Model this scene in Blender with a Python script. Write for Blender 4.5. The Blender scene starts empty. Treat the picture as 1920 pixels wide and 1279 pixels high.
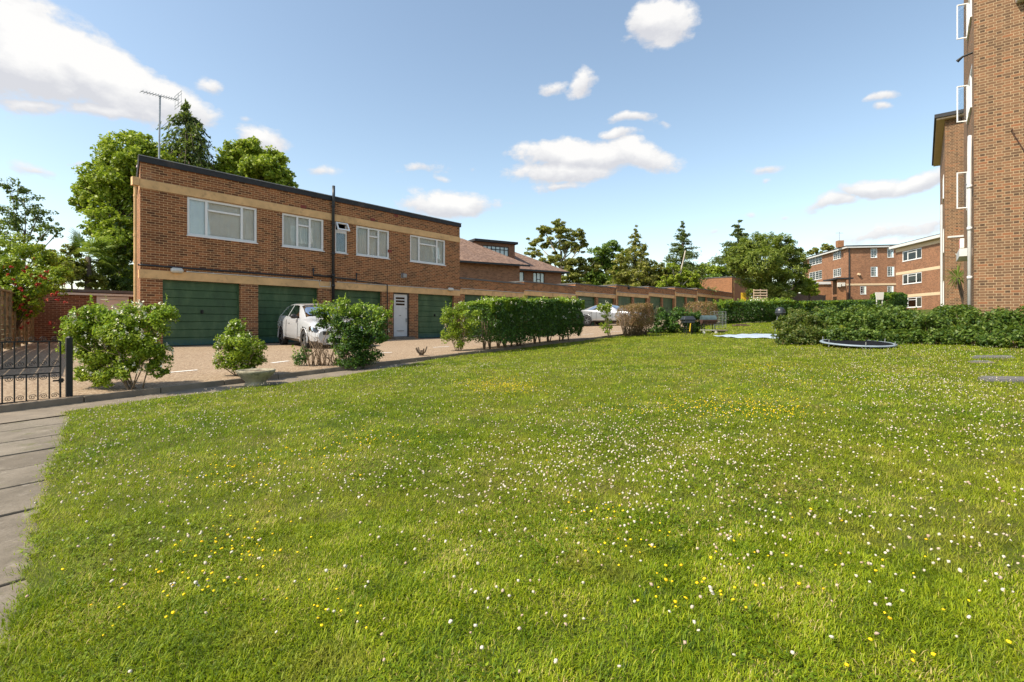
import bpy, math, random
import numpy as np
R = np.random.default_rng(7)
random.seed(7)
sc = bpy.context.scene
COL = sc.collection
# ------------------------------------------------------------------ frame of the place
# X runs along the garage front, Y towards it; the camera stands at the origin, 0.78 m above the garage floor
F = 951.0; CX = 960.0; HY = 604.0
YAW = math.radians(39.0)
CAM = np.array([0.0, 0.0, 0.78])
FW = np.array([math.cos(YAW), math.sin(YAW), 0.0]); RT = np.array([math.sin(YAW), -math.cos(YAW), 0.0]); UP = np.array([0, 0, 1.0])
YF = 18.6           # garage front
YK = 9.15           # kerb line
def P(px, py, d):
    return CAM + d*FW + (px-CX)/F*d*RT + (HY-py)/F*d*UP
def ray(px):
    t = (px-CX)/F
    return FW[0]+t*RT[0], FW[1]+t*RT[1]
def onY(px, Y=YF):                   # depth and X where the sight line meets the plane Y
    a, b = ray(px); d = Y/b
    return d, a*d
def onYz(px, py, Y=YF):
    d, x = onY(px, Y)
    return x, 0.78+(HY-py)/F*d
def zl(x, y=0):
    return -0.40+0.035*np.asarray(x)+0*np.asarray(y)
def zg(x):
    x = np.asarray(x, float)
    return np.where(x < 18.6, 0.0, np.maximum(0.0, 0.13+0.034*(x-19.5))*np.clip((x-18.0)/3, 0, 1))
def zf(x, y):
    x = np.asarray(x, float); y = np.asarray(y, float)
    s = np.clip((y-YK)/(YF-YK), 0, 1.0)
    return (zl(x)+0.07)*(1-s)+zg(x)*s
def hit(px, py, fn):
    a, b = ray(px); k = (HY-py)/F
    lo, hi = 0.5, 120.0
    for _ in range(60):
        m = (lo+hi)/2
        if 0.78+k*m > float(fn(a*m, b*m)): lo = m
        else: hi = m
    return np.array([a*lo, b*lo, float(fn(a*lo, b*lo))])
def G(px, py): return hit(px, py, zl)
def Gf(px, py): return hit(px, py, zf)
def depth(p): return float(np.dot(np.asarray(p[:2])-CAM[:2], FW[:2]))

# ------------------------------------------------------------------ object helpers
def tag(o, label=None, cat=None, group=None, kind=None):
    if label: o['label'] = label
    if cat: o['category'] = cat
    if group: o['group'] = group
    if kind: o['kind'] = kind
    return o
def link(name, me, mat, parent=None, smooth=False):
    o = bpy.data.objects.new(name, me); COL.objects.link(o)
    if mat is not None: me.materials.append(mat)
    if smooth: me.polygons.foreach_set('use_smooth', np.ones(len(me.polygons), bool))
    if parent is not None:
        o.parent = parent
        o.matrix_parent_inverse = parent.matrix_basis.inverted()
    return o
def empty(name, loc, label, cat, group=None):
    o = bpy.data.objects.new(name, None); COL.objects.link(o)
    o.location = [float(v) for v in loc]; o.empty_display_size = .2
    return tag(o, label, cat, group)
def npmesh(name, V, Fc):
    V = np.ascontiguousarray(V, np.float32); Fc = np.ascontiguousarray(Fc, np.int32)
    me = bpy.data.meshes.new(name)
    k = Fc.shape[1]; n = len(Fc)
    me.vertices.add(len(V)); me.vertices.foreach_set('co', V.ravel())
    me.loops.add(n*k); me.loops.foreach_set('vertex_index', Fc.ravel())
    me.polygons.add(n)
    me.polygons.foreach_set('loop_start', np.arange(0, n*k, k, dtype=np.int32))
    me.update(calc_edges=True)
    return me
class MB:
    def __init__(s): s.v = []; s.f = []
    def add(s, vs, fs):
        b = len(s.v); s.v += [tuple(float(c) for c in v) for v in vs]; s.f += [tuple(i+b for i in f) for f in fs]; return s
    def quad(s, a, b, c, d): return s.add([a, b, c, d], [(0, 1, 2, 3)])
    def box(s, x0, x1, y0, y1, z0, z1):
        return s.obox((0, 0, 0), (1, 0, 0), (0, 1, 0), x0, x1, y0, y1, z0, z1)
    def obox(s, o, eu, n, u0, u1, d0, d1, z0, z1):
        o = np.asarray(o, float); eu = np.asarray(eu, float); n = np.asarray(n, float)
        vs = [o+eu*u+n*d+UP*z for z in (z0, z1) for (u, d) in ((u0, d0), (u1, d0), (u1, d1), (u0, d1))]
        fs = [(0, 3, 2, 1), (4, 5, 6, 7), (0, 1, 5, 4), (1, 2, 6, 5), (2, 3, 7, 6), (3, 0, 4, 7)]
        if np.dot(np.cross(eu, n), UP)*(u1-u0)*(d1-d0)*(z1-z0) < 0: fs = [f[::-1] for f in fs]
        return s.add(vs, fs)
    def tube(s, pts, rad, n=8, cap=True):
        pts = [np.asarray(p, float) for p in pts]
        if not hasattr(rad, '__len__'): rad = [rad]*len(pts)
        vs = []; fs = []; ref = None
        for i, p in enumerate(pts):
            t = pts[min(i+1, len(pts)-1)]-pts[max(i-1, 0)]; L = np.linalg.norm(t); t = t/(L if L > 1e-9 else 1)
            if ref is None: ref = np.array([1.0, 0, 0]) if abs(t[0]) < .8 else np.array([0, 1.0, 0])
            a = np.cross(t, ref); a /= np.linalg.norm(a); b = np.cross(t, a); ref = np.cross(a, t)
            for k in range(n):
                q = 2*math.pi*k/n
                vs.append(p+rad[i]*(math.cos(q)*a+math.sin(q)*b))
        for i in range(len(pts)-1):
            for k in range(n):
                k2 = (k+1) % n
                fs.append((i*n+k, i*n+k2, (i+1)*n+k2, (i+1)*n+k))
        if cap:
            fs.append(tuple(range(n))[::-1]); fs.append(tuple((len(pts)-1)*n+k for k in range(n)))
        return s.add(vs, fs)
    def lathe(s, c, prof, n=24):
        c = np.asarray(c, float); vs = []; fs = []
        for (r, z) in prof:
            for k in range(n):
                q = 2*math.pi*k/n; vs.append(c+np.array([r*math.cos(q), r*math.sin(q), z]))
        for i in range(len(prof)-1):
            for k in range(n):
                k2 = (k+1) % n; fs.append((i*n+k, i*n+k2, (i+1)*n+k2, (i+1)*n+k))
        return s.add(vs, fs)
    def build(s, name, mat, parent=None, smooth=False, bevel=0):
        me = bpy.data.meshes.new(name); me.from_pydata(s.v, [], s.f); me.update()
        o = link(name, me, mat, parent, smooth)
        if bevel:
            m = o.modifiers.new('edge', 'BEVEL'); m.width = bevel; m.segments = 2; m.limit_method = 'ANGLE'
        return o

# ------------------------------------------------------------------ materials
def newmat(name):
    m = bpy.data.materials.new(name); m.use_nodes = True
    nt = m.node_tree; nt.nodes.clear()
    out = nt.nodes.new('ShaderNodeOutputMaterial')
    return m, nt, out
class NT:
    def __init__(s, nt): s.nt = nt
    def n(s, t, **kw):
        nd = s.nt.nodes.new(t)
        for k, v in kw.items(): setattr(nd, k, v)
        return nd
    def l(s, a, b): s.nt.links.new(a, b)
    def put(s, sock, v):
        if isinstance(v, bpy.types.NodeSocket): s.l(v, sock)
        elif isinstance(v, (tuple, list)) and sock.type == 'RGBA' and len(v) == 3: sock.default_value = (*v, 1)
        else: sock.default_value = v
    def m(s, op, a, b=0.0, c=0.0):
        nd = s.n('ShaderNodeMath', operation=op)
        s.put(nd.inputs[0], a); s.put(nd.inputs[1], b)
        if op in ('MULTIPLY_ADD', 'WRAP', 'COMPARE', 'SMOOTH_MIN', 'SMOOTH_MAX'): s.put(nd.inputs[2], c)
        return nd.outputs[0]
    def dot(s, a, b):
        nd = s.n('ShaderNodeVectorMath', operation='DOT_PRODUCT'); s.put(nd.inputs[0], a); s.put(nd.inputs[1], b); return nd.outputs['Value']
    def mixc(s, f, a, b, bt='MIX'):
        nd = s.n('ShaderNodeMix', data_type='RGBA', blend_type=bt)
        s.put(nd.inputs[0], f); s.put(nd.inputs[6], a); s.put(nd.inputs[7], b); return nd.outputs[2]
    def noise(s, vec, scale, detail=4, rough=.55, dim='3D'):
        nd = s.n('ShaderNodeTexNoise', noise_dimensions=dim)
        if vec is not None: s.l(vec, nd.inputs['Vector'])
        nd.inputs['Scale'].default_value = scale; nd.inputs['Detail'].default_value = detail; nd.inputs['Roughness'].default_value = rough
        return nd.outputs['Fac']
    def ramp(s, f, stops, interp='LINEAR'):
        nd = s.n('ShaderNodeValToRGB'); s.l(f, nd.inputs[0]); cr = nd.color_ramp; cr.interpolation = interp
        while len(cr.elements) < len(stops): cr.elements.new(.5)
        for e, (p, c) in zip(cr.elements, stops):
            e.position = p; e.color = (*c, 1) if hasattr(c, '__len__') else (c, c, c, 1)
        return nd.outputs[0]
    def mapr(s, v, a, b, c=0.0, d=1.0):
        nd = s.n('ShaderNodeMapRange', clamp=True); s.put(nd.inputs[0], v)
        for i, q in enumerate((a, b, c, d)): nd.inputs[i+1].default_value = q
        return nd.outputs[0]
    def bump(s, h, strength=.3, dist=.01):
        nd = s.n('ShaderNodeBump'); s.l(h, nd.inputs['Height']); nd.inputs['Strength'].default_value = strength; nd.inputs['Distance'].default_value = dist
        return nd.outputs[0]
    def pos(s): return s.n('ShaderNodeNewGeometry').outputs['Position']
    def comb(s, x, y, z=0.0):
        nd = s.n('ShaderNodeCombineXYZ'); s.put(nd.inputs[0], x); s.put(nd.inputs[1], y); s.put(nd.inputs[2], z); return nd.outputs[0]
    def prin(s, out, col, rough=.6, metal=0.0, normal=None, spec=None, coat=0.0):
        b = s.n('ShaderNodeBsdfPrincipled'); s.put(b.inputs['Base Color'], col); s.put(b.inputs['Roughness'], rough); b.inputs['Metallic'].default_value = metal
        if normal is not None: s.l(normal, b.inputs['Normal'])
        if spec is not None: b.inputs['Specular IOR Level'].default_value = spec
        if coat: b.inputs['Coat Weight'].default_value = coat; b.inputs['Coat Roughness'].default_value = .05
        if out is not None: s.l(b.outputs[0], out.inputs[0])
        return b
def plain(name, col, rough=.6, metal=0.0, var=.12, scale=6.0, coat=0.0, bump=0.0, dirt=None):
    m, nt, out = newmat(name); N = NT(nt)
    p = N.pos()
    f = N.noise(p, scale, 5, .6)
    c = N.mixc(N.mapr(f, .3, .7), tuple(x*(1-var) for x in col), tuple(min(1, x*(1+var)) for x in col))
    if dirt:
        g = N.noise(p, dirt[1], 6, .7)
        c = N.mixc(N.mapr(g, dirt[2], dirt[2]+.15, 0, dirt[3]), c, dirt[0])
    nm = N.bump(N.noise(p, 60, 3), bump, .01) if bump else None
    N.prin(out, c, rough, metal, nm, coat=coat)
    return m
def wall_uv(N):
    g = N.n('ShaderNodeNewGeometry'); sp = N.n('ShaderNodeSeparateXYZ'); N.l(g.outputs['Position'], sp.inputs[0])
    sn = N.n('ShaderNodeSeparateXYZ'); N.l(g.outputs['True Normal'], sn.inputs[0])
    u = N.m('SUBTRACT', N.m('MULTIPLY', sn.outputs[0], sp.outputs[1]), N.m('MULTIPLY', sn.outputs[1], sp.outputs[0]))
    flat = N.m('GREATER_THAN', N.m('ABSOLUTE', sn.outputs[2]), .7)
    u = N.m('ADD', N.m('MULTIPLY', u, N.m('SUBTRACT', 1.0, flat)), N.m('MULTIPLY', sp.outputs[0], flat))
    v = N.m('ADD', N.m('MULTIPLY', sp.outputs[2], N.m('SUBTRACT', 1.0, flat)), N.m('MULTIPLY', sp.outputs[1], flat))
    return u, v, g.outputs['Position']
def brick(name, cols, mortar, flemish=False, stain=(.05, .03, .02), stain_amt=.5, mort=.0055):
    m, nt, out = newmat(name); N = NT(nt)
    u, v, p = wall_uv(N)
    per = .3375 if flemish else .225
    row = N.m('FLOOR', N.m('DIVIDE', v, .075))
    fv = N.m('SUBTRACT', N.m('DIVIDE', v, .075), row)
    us = N.m('ADD', N.m('DIVIDE', u, per), N.m('MULTIPLY', N.m('MODULO', N.m('ABSOLUTE', row), 2.0), .5))
    k = N.m('FLOOR', us); f = N.m('SUBTRACT', us, k)
    if flemish:
        hd = N.m('GREATER_THAN', f, .667)
        du = N.m('MINIMUM', N.m('MINIMUM', f, N.m('SUBTRACT', 1.0, f)), N.m('ABSOLUTE', N.m('SUBTRACT', f, .667)))
    else:
        hd = 0.0
        du = N.m('MINIMUM', f, N.m('SUBTRACT', 1.0, f))
    du = N.m('MULTIPLY', du, per); dv = N.m('MULTIPLY', N.m('MINIMUM', fv, N.m('SUBTRACT', 1.0, fv)), .075)
    wob = N.m('MULTIPLY', N.m('SUBTRACT', N.noise(p, 40, 2), .5), .006)
    dm = N.m('ADD', N.m('MINIMUM', du, dv), wob)
    mk = N.mapr(dm, mort-.0012, mort+.0018)           # 0 mortar, 1 brick
    wn = N.n('ShaderNodeTexWhiteNoise', noise_dimensions='3D'); N.l(N.comb(k, row, hd), wn.inputs['Vector'])
    rnd = wn.outputs['Value']
    if flemish: rnd = N.m('MULTIPLY_ADD', hd, -.22, N.m('MULTIPLY_ADD', rnd, .85, .15)) 
    c = N.ramp(rnd, [(i/(len(cols)-1), q) for i, q in enumerate(cols)])
    fine = N.noise(p, 90, 4, .7)
    c = N.mixc(N.mapr(fine, .3, .75, 0, .22), c, (0.04, .022, .014))
    pt = N.noise(p, .55, 4, .6)
    c = N.mixc(N.mapr(pt, .48, .72, 0, stain_amt), c, stain)
    sm_ = N.n('ShaderNodeMapping'); N.l(p, sm_.inputs[0]); sm_.inputs['Scale'].default_value = (2.2, 2.2, .22)
    c = N.mixc(N.mapr(N.noise(sm_.outputs[0], 1.0, 5, .6), .55, .75, 0, .5), c, stain)
    c = N.mixc(N.mapr(N.noise(p, .9, 5, .65), .62, .78, 0, .35), c, (.42, .27, .18))
    mo = N.mixc(N.mapr(N.noise(p, 2.2, 4), .35, .7, 0, .6), mortar, tuple(x*.62 for x in mortar))
    c = N.mixc(mk, mo, c)
    N.prin(out, c, .88, 0, N.bump(N.m('ADD', mk, N.m('MULTIPLY', fine, .5)), .55, .006), spec=.25)
    return m
def leafmat(name, cols, trans=.4, rough=.5, patch=None):
    m, nt, out = newmat(name); N = NT(nt)
    g = N.n('ShaderNodeNewGeometry')
    r = g.outputs['Random Per Island']
    c = N.ramp(r, [(i/(len(cols)-1), q) for i, q in enumerate(cols)])
    if patch:
        f = N.noise(g.outputs['Position'], patch[1], 3, .5)
        c = N.mixc(N.mapr(f, patch[2], patch[2]+.12, 0, patch[3]), c, patch[0])
    b = N.prin(None, c, rough, spec=.35)
    t = N.n('ShaderNodeBsdfTranslucent'); N.put(t.inputs[0], N.mixc(.5, c, (.30, .42, .03), 'MIX'))
    mx = N.n('ShaderNodeMixShader'); mx.inputs[0].default_value = trans
    N.l(b.outputs[0], mx.inputs[1]); N.l(t.outputs[0], mx.inputs[2]); N.l(mx.outputs[0], out.inputs[0])
    return m
def glassmat(name, tint=(.93, .96, .97), refl=.07):
    m, nt, out = newmat(name); N = NT(nt)
    t = N.n('ShaderNodeBsdfTransparent'); t.inputs[0].default_value = (*tint, 1)
    g = N.n('ShaderNodeBsdfGlossy'); g.inputs['Roughness'].default_value = .015
    N.l(N.bump(N.noise(N.pos(), 1.4, 2), .05, .05), g.inputs['Normal'])
    fr = N.n('ShaderNodeLayerWeight'); fr.inputs[0].default_value = .22
    mx = N.n('ShaderNodeMixShader'); N.l(N.mapr(fr.outputs['Fresnel'], 0, 1, refl, 1), mx.inputs[0]); N.l(t.outputs[0], mx.inputs[1]); N.l(g.outputs[0], mx.inputs[2])
    N.l(mx.outputs[0], out.inputs[0])
    return m

M = {}
M['brick_front'] = brick('brown_brick', [(.12, .048, .024), (.21, .080, .036), (.275, .106, .045), (.325, .125, .05), (.39, .148, .06)], (.66, .43, .22), stain=(.05, .026, .016), stain_amt=.35, mort=.0058)
M['brick_tower'] = brick('tan_brick', [(.09, .053, .032), (.15, .085, .048), (.205, .112, .06), (.245, .13, .068), (.28, .118, .055)], (.47, .345, .21), flemish=True, stain=(.16, .09, .055), stain_amt=.3, mort=.0055)
M['brick_far'] = brick('far_brick', [(.19, .09, .05), (.28, .13, .07), (.34, .16, .085), (.38, .18, .095)], (.42, .28, .18), stain=(.15, .075, .045), stain_amt=.5)
M['brick_dark'] = brick('dark_red_brick', [(.12, .05, .03), (.185, .077, .042), (.24, .10, .054)], (.44, .30, .19), stain_amt=.6)
M['brick_orange'] = brick('orange_brick', [(.26, .115, .055), (.34, .15, .068), (.38, .17, .08)], (.42, .28, .17), stain_amt=.25)
M['beige'] = plain('beige_band_paint', (.68, .42, .19), .75, var=.16, scale=2, dirt=((.36, .21, .10), 2.6, .53, .65), bump=.1)
M['cream'] = plain('cream_paint', (.66, .50, .32), .7, var=.07)
M['white'] = plain('white_frame_paint', (.80, .79, .77), .35, var=.03)
M['white_paint'] = plain('white_metal_paint', (.62, .61, .59), .45, var=.05)
M['roof_felt'] = plain('roof_felt', (.022, .022, .024), .7, var=.25, dirt=((.09, .065, .05), 2.5, .55, .7))
M['coping'] = plain('grey_coping', (.12, .115, .11), .8, var=.2)
M['lead'] = plain('lead_edge', (.26, .26, .26), .6, var=.2)
M['green_door'] = None
M['black'] = plain('black_iron_paint', (.006, .006, .006), .6, var=.2)
M['black_pipe'] = plain('black_pipe_paint', (.016, .019, .022), .4, var=.2)
M['grey_metal'] = plain('galvanised_metal', (.32, .33, .34), .4, .6, var=.15)
M['pale_plastic'] = plain('pale_plastic', (.62, .60, .54), .4, var=.06)
M['white_line'] = plain('worn_white_paint', (.72, .70, .66), .8, var=.08, scale=30, dirt=((.45, .31, .21), 14, .5, .7))
M['concrete'] = plain('weathered_concrete', (.185, .15, .11), .9, var=.25, scale=4, bump=.4, dirt=((.16, .13, .10), 3, .56, .6))
M['stone_pot'] = plain('lichen_stone', (.30, .27, .19), .9, var=.25, scale=12, bump=.5, dirt=((.10, .09, .05), 8, .5, .7))
M['soil'] = plain('dry_soil', (.10, .065, .04), .95, var=.4, scale=20, bump=.5)
M['rubber'] = plain('tyre_rubber', (.014, .014, .015), .75, var=.15)
M['rim'] = plain('alloy_rim', (.55, .56, .58), .3, .9, var=.05)
M['dark_plastic'] = plain('dark_plastic', (.018, .018, .02), .5, var=.1)
M['glass'] = glassmat('window_glass')
M['glass_dark'] = glassmat('tinted_glass', (.10, .12, .13), .06)
M['net'] = plain('net_curtain', (.88, .86, .80), .9, var=.08, scale=2)
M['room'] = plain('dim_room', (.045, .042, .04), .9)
M['bark'] = plain('grey_bark', (.11, .08, .055), .9, var=.35, scale=15, bump=.5)
M['bark_pale'] = plain('pale_bark', (.42, .37, .30), .85, var=.25, scale=10)
M['twig'] = plain('brown_twig', (.19, .13, .08), .85, var=.3, scale=20)
M['fence_wood'] = plain('weathered_fence_wood', (.27, .195, .10), .85, var=.35, scale=7, dirt=((.09, .065, .035), 3, .50, .7))
M['wood_dark'] = plain('dark_fence_wood', (.10, .065, .045), .9, var=.3, scale=5)
M['red'] = plain('red_plastic', (.55, .02, .03), .4)
M['yellow'] = plain('yellow_paint', (.75, .50, .04), .5)
M['terracotta'] = plain('red_airbrick', (.22, .05, .035), .8)
M['car_white'] = plain('white_car_paint', (.46, .47, .485), .22, var=.0, coat=1.0)
M['car_silver'] = plain('silver_car_paint', (.40, .42, .45), .3, .5, var=.01, coat=1.0)
M['lamp_glass'] = plain('lamp_lens', (.55, .56, .58), .12, .3)
M['tail_red'] = plain('tail_light_red', (.30, .01, .01), .2)
M['tarp'] = plain('pale_blue_tarp', (.36, .43, .52), .55, var=.06, scale=3)
M['mat_black'] = plain('jumping_mat', (.012, .013, .016), .95, var=.2)
M['mat_black'].node_tree.nodes['Principled BSDF'].inputs['Specular IOR Level'].default_value = .05
M['blue_grey'] = plain('pale_blue_pad', (.22, .27, .31), .5, var=.12)
M['bbq_lid'] = plain('dark_enamel', (.03, .034, .04), .35, var=.2)
M['bbq_green'] = plain('blue_green_enamel', (.06, .09, .095), .4, var=.2)
M['rust'] = plain('rusty_steel', (.07, .03, .02), .8, var=.3)
M['tile'] = None

def door_green():
    m, nt, out = newmat('green_garage_paint'); N = NT(nt)
    p = N.pos(); sp = N.n('ShaderNodeSeparateXYZ'); N.l(p, sp.inputs[0])
    st = N.n('ShaderNodeMapping'); N.l(p, st.inputs[0]); st.inputs['Scale'].default_value = (1.2, 1.2, .5)
    f = N.noise(st.outputs[0], 2.2, 6, .65)
    c = N.ramp(f, [(.25, (.018, .052, .018)), (.5, (.038, .092, .033)), (.75, (.10, .16, .070))])
    sc_ = N.noise(p, 22, 4, .7)
    low = N.mapr(sp.outputs[2], .28, .05, 0, 1)
    c = N.mixc(N.m('MULTIPLY', low, N.mapr(sc_, .46, .52, .25, .9)), c, (.012, .075, .10))
    N.prin(out, c, .5, 0, N.bump(f, .1, .02))
    return m
M['green_door'] = door_green()
def tilemat():
    m, nt, out = newmat('clay_roof_tiles'); N = NT(nt)
    g = N.n('ShaderNodeNewGeometry'); sp = N.n('ShaderNodeSeparateXYZ'); N.l(g.outputs['Position'], sp.inputs[0])
    v = N.m('DIVIDE', sp.outputs[2], .085); row = N.m('FLOOR', v)
    u = N.m('ADD', N.m('DIVIDE', N.m('ADD', sp.outputs[0], N.m('MULTIPLY', sp.outputs[1], -.6)), .17), N.m('MULTIPLY', row, .5))
    wn = N.n('ShaderNodeTexWhiteNoise', noise_dimensions='2D'); N.l(N.comb(N.m('FLOOR', u), row), wn.inputs['Vector'])
    c = N.ramp(wn.outputs['Value'], [(0, (.13, .075, .05)), (.5, (.205, .122, .082)), (1, (.26, .165, .115))])
    c = N.mixc(N.mapr(N.m('FRACT', v), .0, .25, .55, 0), c, (.05, .03, .025))
    c = N.mixc(N.mapr(N.noise(g.outputs['Position'], .7, 4), .45, .7, 0, .4), c, (.13, .085, .07))
    N.prin(out, c, .85); return m
M['tile'] = tilemat()

# ------------------------------------------------------------------ ground
def gridsheet(name, xs, ys, fn, mat, dz=0.0, keep=None):
    xs = np.asarray(xs, float); ys = np.asarray(ys, float)
    X, Y = np.meshgrid(xs, ys, indexing='ij'); Z = fn(X, Y)+dz
    V = np.stack([X, Y, Z], -1).reshape(-1, 3); ny = len(ys)
    i, j = np.meshgrid(np.arange(len(xs)-1), np.arange(ny-1), indexing='ij')
    a = (i*ny+j).ravel(); Fc = np.stack([a, a+ny, a+ny+1, a+1], -1)
    if keep is not None:
        c = V[Fc].mean(1); Fc = Fc[keep(c[:, 0], c[:, 1])]
    return link(name, npmesh(name, V, Fc), mat)
def groundmat(name, cols, sc1, sc2, rough=.95, fleck=None, bump=.3):
    m, nt, out = newmat(name); N = NT(nt); p = N.pos()
    f = N.noise(p, sc1, 6, .65); h = N.noise(p, sc2, 3, .7)
    c = N.ramp(f, [(.25, cols[0]), (.5, cols[1]), (.75, cols[2])])
    c = N.mixc(N.mapr(h, .35, .65, 0, .5), c, cols[3])
    c = N.mixc(N.mapr(N.noise(p, .9, 6, .7), .54, .70, 0, .45), c, tuple(q*.62 for q in cols[0]))
    if fleck:
        w = N.n('ShaderNodeTexVoronoi'); N.l(p, w.inputs['Vector']); w.inputs['Scale'].default_value = fleck[1]
        c = N.mixc(fleck[2], c, N.ramp(N.dot(w.outputs['Color'], (.33, .33, .33)), [(.2, fleck[0][0]), (.5, fleck[0][1]), (.8, fleck[0][2])]))
    N.prin(out, c, rough, 0, N.bump(h, bump, .01), spec=.2); return m
M['earth'] = groundmat('rough_ground', [(.06, .075, .02), (.09, .10, .03), (.13, .12, .05), (.07, .06, .03)], .3, 12)
M['turf'] = groundmat('turf_soil', [(.04, .07, .006), (.08, .095, .012), (.13, .10, .025), (.055, .055, .012)], .8, 30)
M['gravel'] = groundmat('bound_gravel', [(.22, .155, .10), (.30, .215, .14), (.35, .265, .18), (.20, .15, .105)], .35, 40, fleck=(((.11, .075, .05), (.30, .21, .135), (.52, .43, .31)), 45, .6), bump=.5)
xs = np.concatenate([np.linspace(-400, -20, 12), np.linspace(-15, 110, 60), np.linspace(130, 500, 12)])
ys = np.concatenate([np.linspace(-400, -30, 12), np.linspace(-25, 60, 40), np.linspace(80, 500, 12)])
def zground(x, y):
    base = np.where(y > YK, zf(np.clip(x, -60, 110), y), zl(np.clip(x, -60, 110)))
    return base-.12
tag(gridsheet('ground', xs, ys, zground, M['earth']), kind='structure')
# lawn: edge by the paved path on one side, the kerb and its path on the other
EDGE = [(2.0, .17), (2.47, .27), (3.4, .43), (5.5, .87), (7.0, 1.18), (8.1, 1.42)]
def edge_x(y):
    y = np.asarray(y, float)
    e = np.interp(y, [p[0] for p in EDGE], [p[1] for p in EDGE])
    e = np.where(y < 2.0, .17-.16*(2.0-y), e)
    return e+.03*np.sin(y*3.1+.8)*np.sin(y*1.27+.6)+.014*np.sin(y*11)*np.sin(y*4.3)
PATHIN = [(1.3, 8.35), (2.5, 8.5), (3.8, 8.35), (5.25, 8.25), (7.06, 8.65), (8.6, 9.1), (30, 9.1)]
def path_y(x):
    x = np.asarray(x, float)
    return np.interp(x, [p[0] for p in PATHIN], [p[1] for p in PATHIN])+.03*np.sin(x*4.3)*np.sin(x*1.9)+.012*np.sin(x*13)
def hedgeline(x):            # the far hedge closes the lawn
    return np.interp(x, [0, 30, 35, 48, 60, 80], [YK, 9.2, 6.4, 4.8, 3.4, 1.0])
def in_lawn(x, y):
    return (x > edge_x(y)) & (y < np.minimum(path_y(x), hedgeline(x))) & (x < 75)
def lawn_sheet():
    xs = np.concatenate([np.arange(-2, 9.5, .05), np.arange(9.5, 76, .9)]); ys = np.concatenate([np.arange(-40, -6, 2.), np.arange(-6, 9.4, .06)])
    return gridsheet('lawn', xs, ys, lambda x, y: zl(x)+.012*np.sin(x*1.3+.4)*np.sin(y*1.1), M['turf'], 0.004, in_lawn)
tag(lawn_sheet(), kind='structure')
# forecourt in front of the garages
fx = np.concatenate([np.arange(-12, -.1, .8), np.arange(0, 20, .45), np.arange(20, 80, 1.5)]); fy = np.concatenate([[YK-.5, YK-.05], np.linspace(YK+.07, YF, 14), np.linspace(19.5, 27, 6)])
tag(gridsheet('forecourt', fx, fy, zf, M['gravel'], 0.0, lambda x, y: ((y < YF) | (x < 7.5)) & (y > YK+.07)), kind='structure')
# kerb
kb = MB(); xk = np.arange(-3.74, 30, .915)
for a in xk:
    b = a+.905; h = R.normal(0, .004)
    z0 = float(zl(a)); z1 = float(zl(b))
    y0, y1 = YK-.06+R.normal(0, .006), YK+.075
    kb.add([(a, y0, z0-.1), (b, y0, z1-.1), (b, y1, z1-.1), (a, y1, z0-.1), (a, y0+.01, z0+.085+h), (b, y0+.01, z1+.085+h), (b, y1, z1+.075+h), (a, y1, z0+.075+h)],
           [(4, 5, 6, 7), (0, 1, 5, 4), (1, 2, 6, 5), (3, 0, 4, 7), (2, 3, 7, 6)])
tag(kb.build('kerb', M['concrete'], bevel=.008), kind='structure')
# path beside the kerb
def slabmat():
    m, nt, out = newmat('paving_slabs'); N = NT(nt)
    g = N.n('ShaderNodeNewGeometry'); p = g.outputs['Position']
    c = N.ramp(g.outputs['Random Per Island'], [(0, (.15, .125, .095)), (.5, (.205, .175, .135)), (1, (.26, .225, .175))])
    c = N.mixc(N.mapr(N.noise(p, 2.2, 6, .7), .40, .66, 0, .7), c, (.095, .08, .06))
    c = N.mixc(N.mapr(N.noise(p, 9, 6, .75), .55, .72, 0, .6), c, (.33, .29, .24))
    c = N.mixc(N.mapr(N.noise(p, 55, 4, .7), .5, .7, 0, .45), c, (.085, .07, .055))
    c = N.mixc(N.mapr(N.noise(p, 3.3, 6, .75), .57, .66, 0, .55), c, (.10, .105, .035))
    N.prin(out, c, .92, 0, N.bump(N.noise(p, 45, 5, .7), .5, .008), spec=.2); return m
M['slab'] = slabmat()
def strip_keep(x, y): return (y > path_y(x)-.2) & (x > .6) & (x < 9.2)
kx = np.arange(.6, 9.4, .14); ky = np.linspace(7.9, YK-.05, 10)
tag(gridsheet('footpath', kx, ky, lambda x, y: zl(x), M['concrete'], -.004, strip_keep), kind='structure')
# paved path: slabs laid across the walking direction
pv = MB(); ang = math.radians(-2.5); e1 = np.array([math.cos(ang), math.sin(ang)]); e2 = np.array([-math.sin(ang), math.cos(ang)])
yv = -1.2
rows = []
while yv < 9.0:
    pit = [.70, .68, .45, .72, .60, .62][len(rows) % 6]
    rows.append((yv, yv+pit)); yv += pit
for i, (a, b) in enumerate(rows):
    xe = float(edge_x(min((a+b)/2, 8.2)))+.22
    off = [.0, .42, .2][i % 3]
    xb = [-3.2, -2.2-off, -1.2-off, -.25-off*.5, xe] if i < 10 else [-3.2, -2.2-off, -1.2-off, -.2, xe]
    for x0, x1 in zip(xb[:-1], xb[1:]):
        tz = R.normal(0, .004); tl = R.normal(0, .004)
        cs = []
        for (u, w) in ((x0+.005, a+.005), (x1-.005, a+.005), (x1-.005, b-.005), (x0+.005, b-.005)):
            q = u*e1+w*e2; cs.append((q[0]+R.normal(0, .004), q[1]+R.normal(0, .004)))
        zt = [float(zl(c[0]))-.026+tz+(tl if k > 1 else -tl) for k, c in enumerate(cs)]
        vs = [(c[0], c[1], z-.05) for c, z in zip(cs, zt)]+[(c[0], c[1], z) for c, z in zip(cs, zt)]
        pv.add(vs, [(4, 5, 6, 7), (0, 1, 5, 4), (1, 2, 6, 5), (2, 3, 7, 6), (3, 0, 4, 7)])
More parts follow.
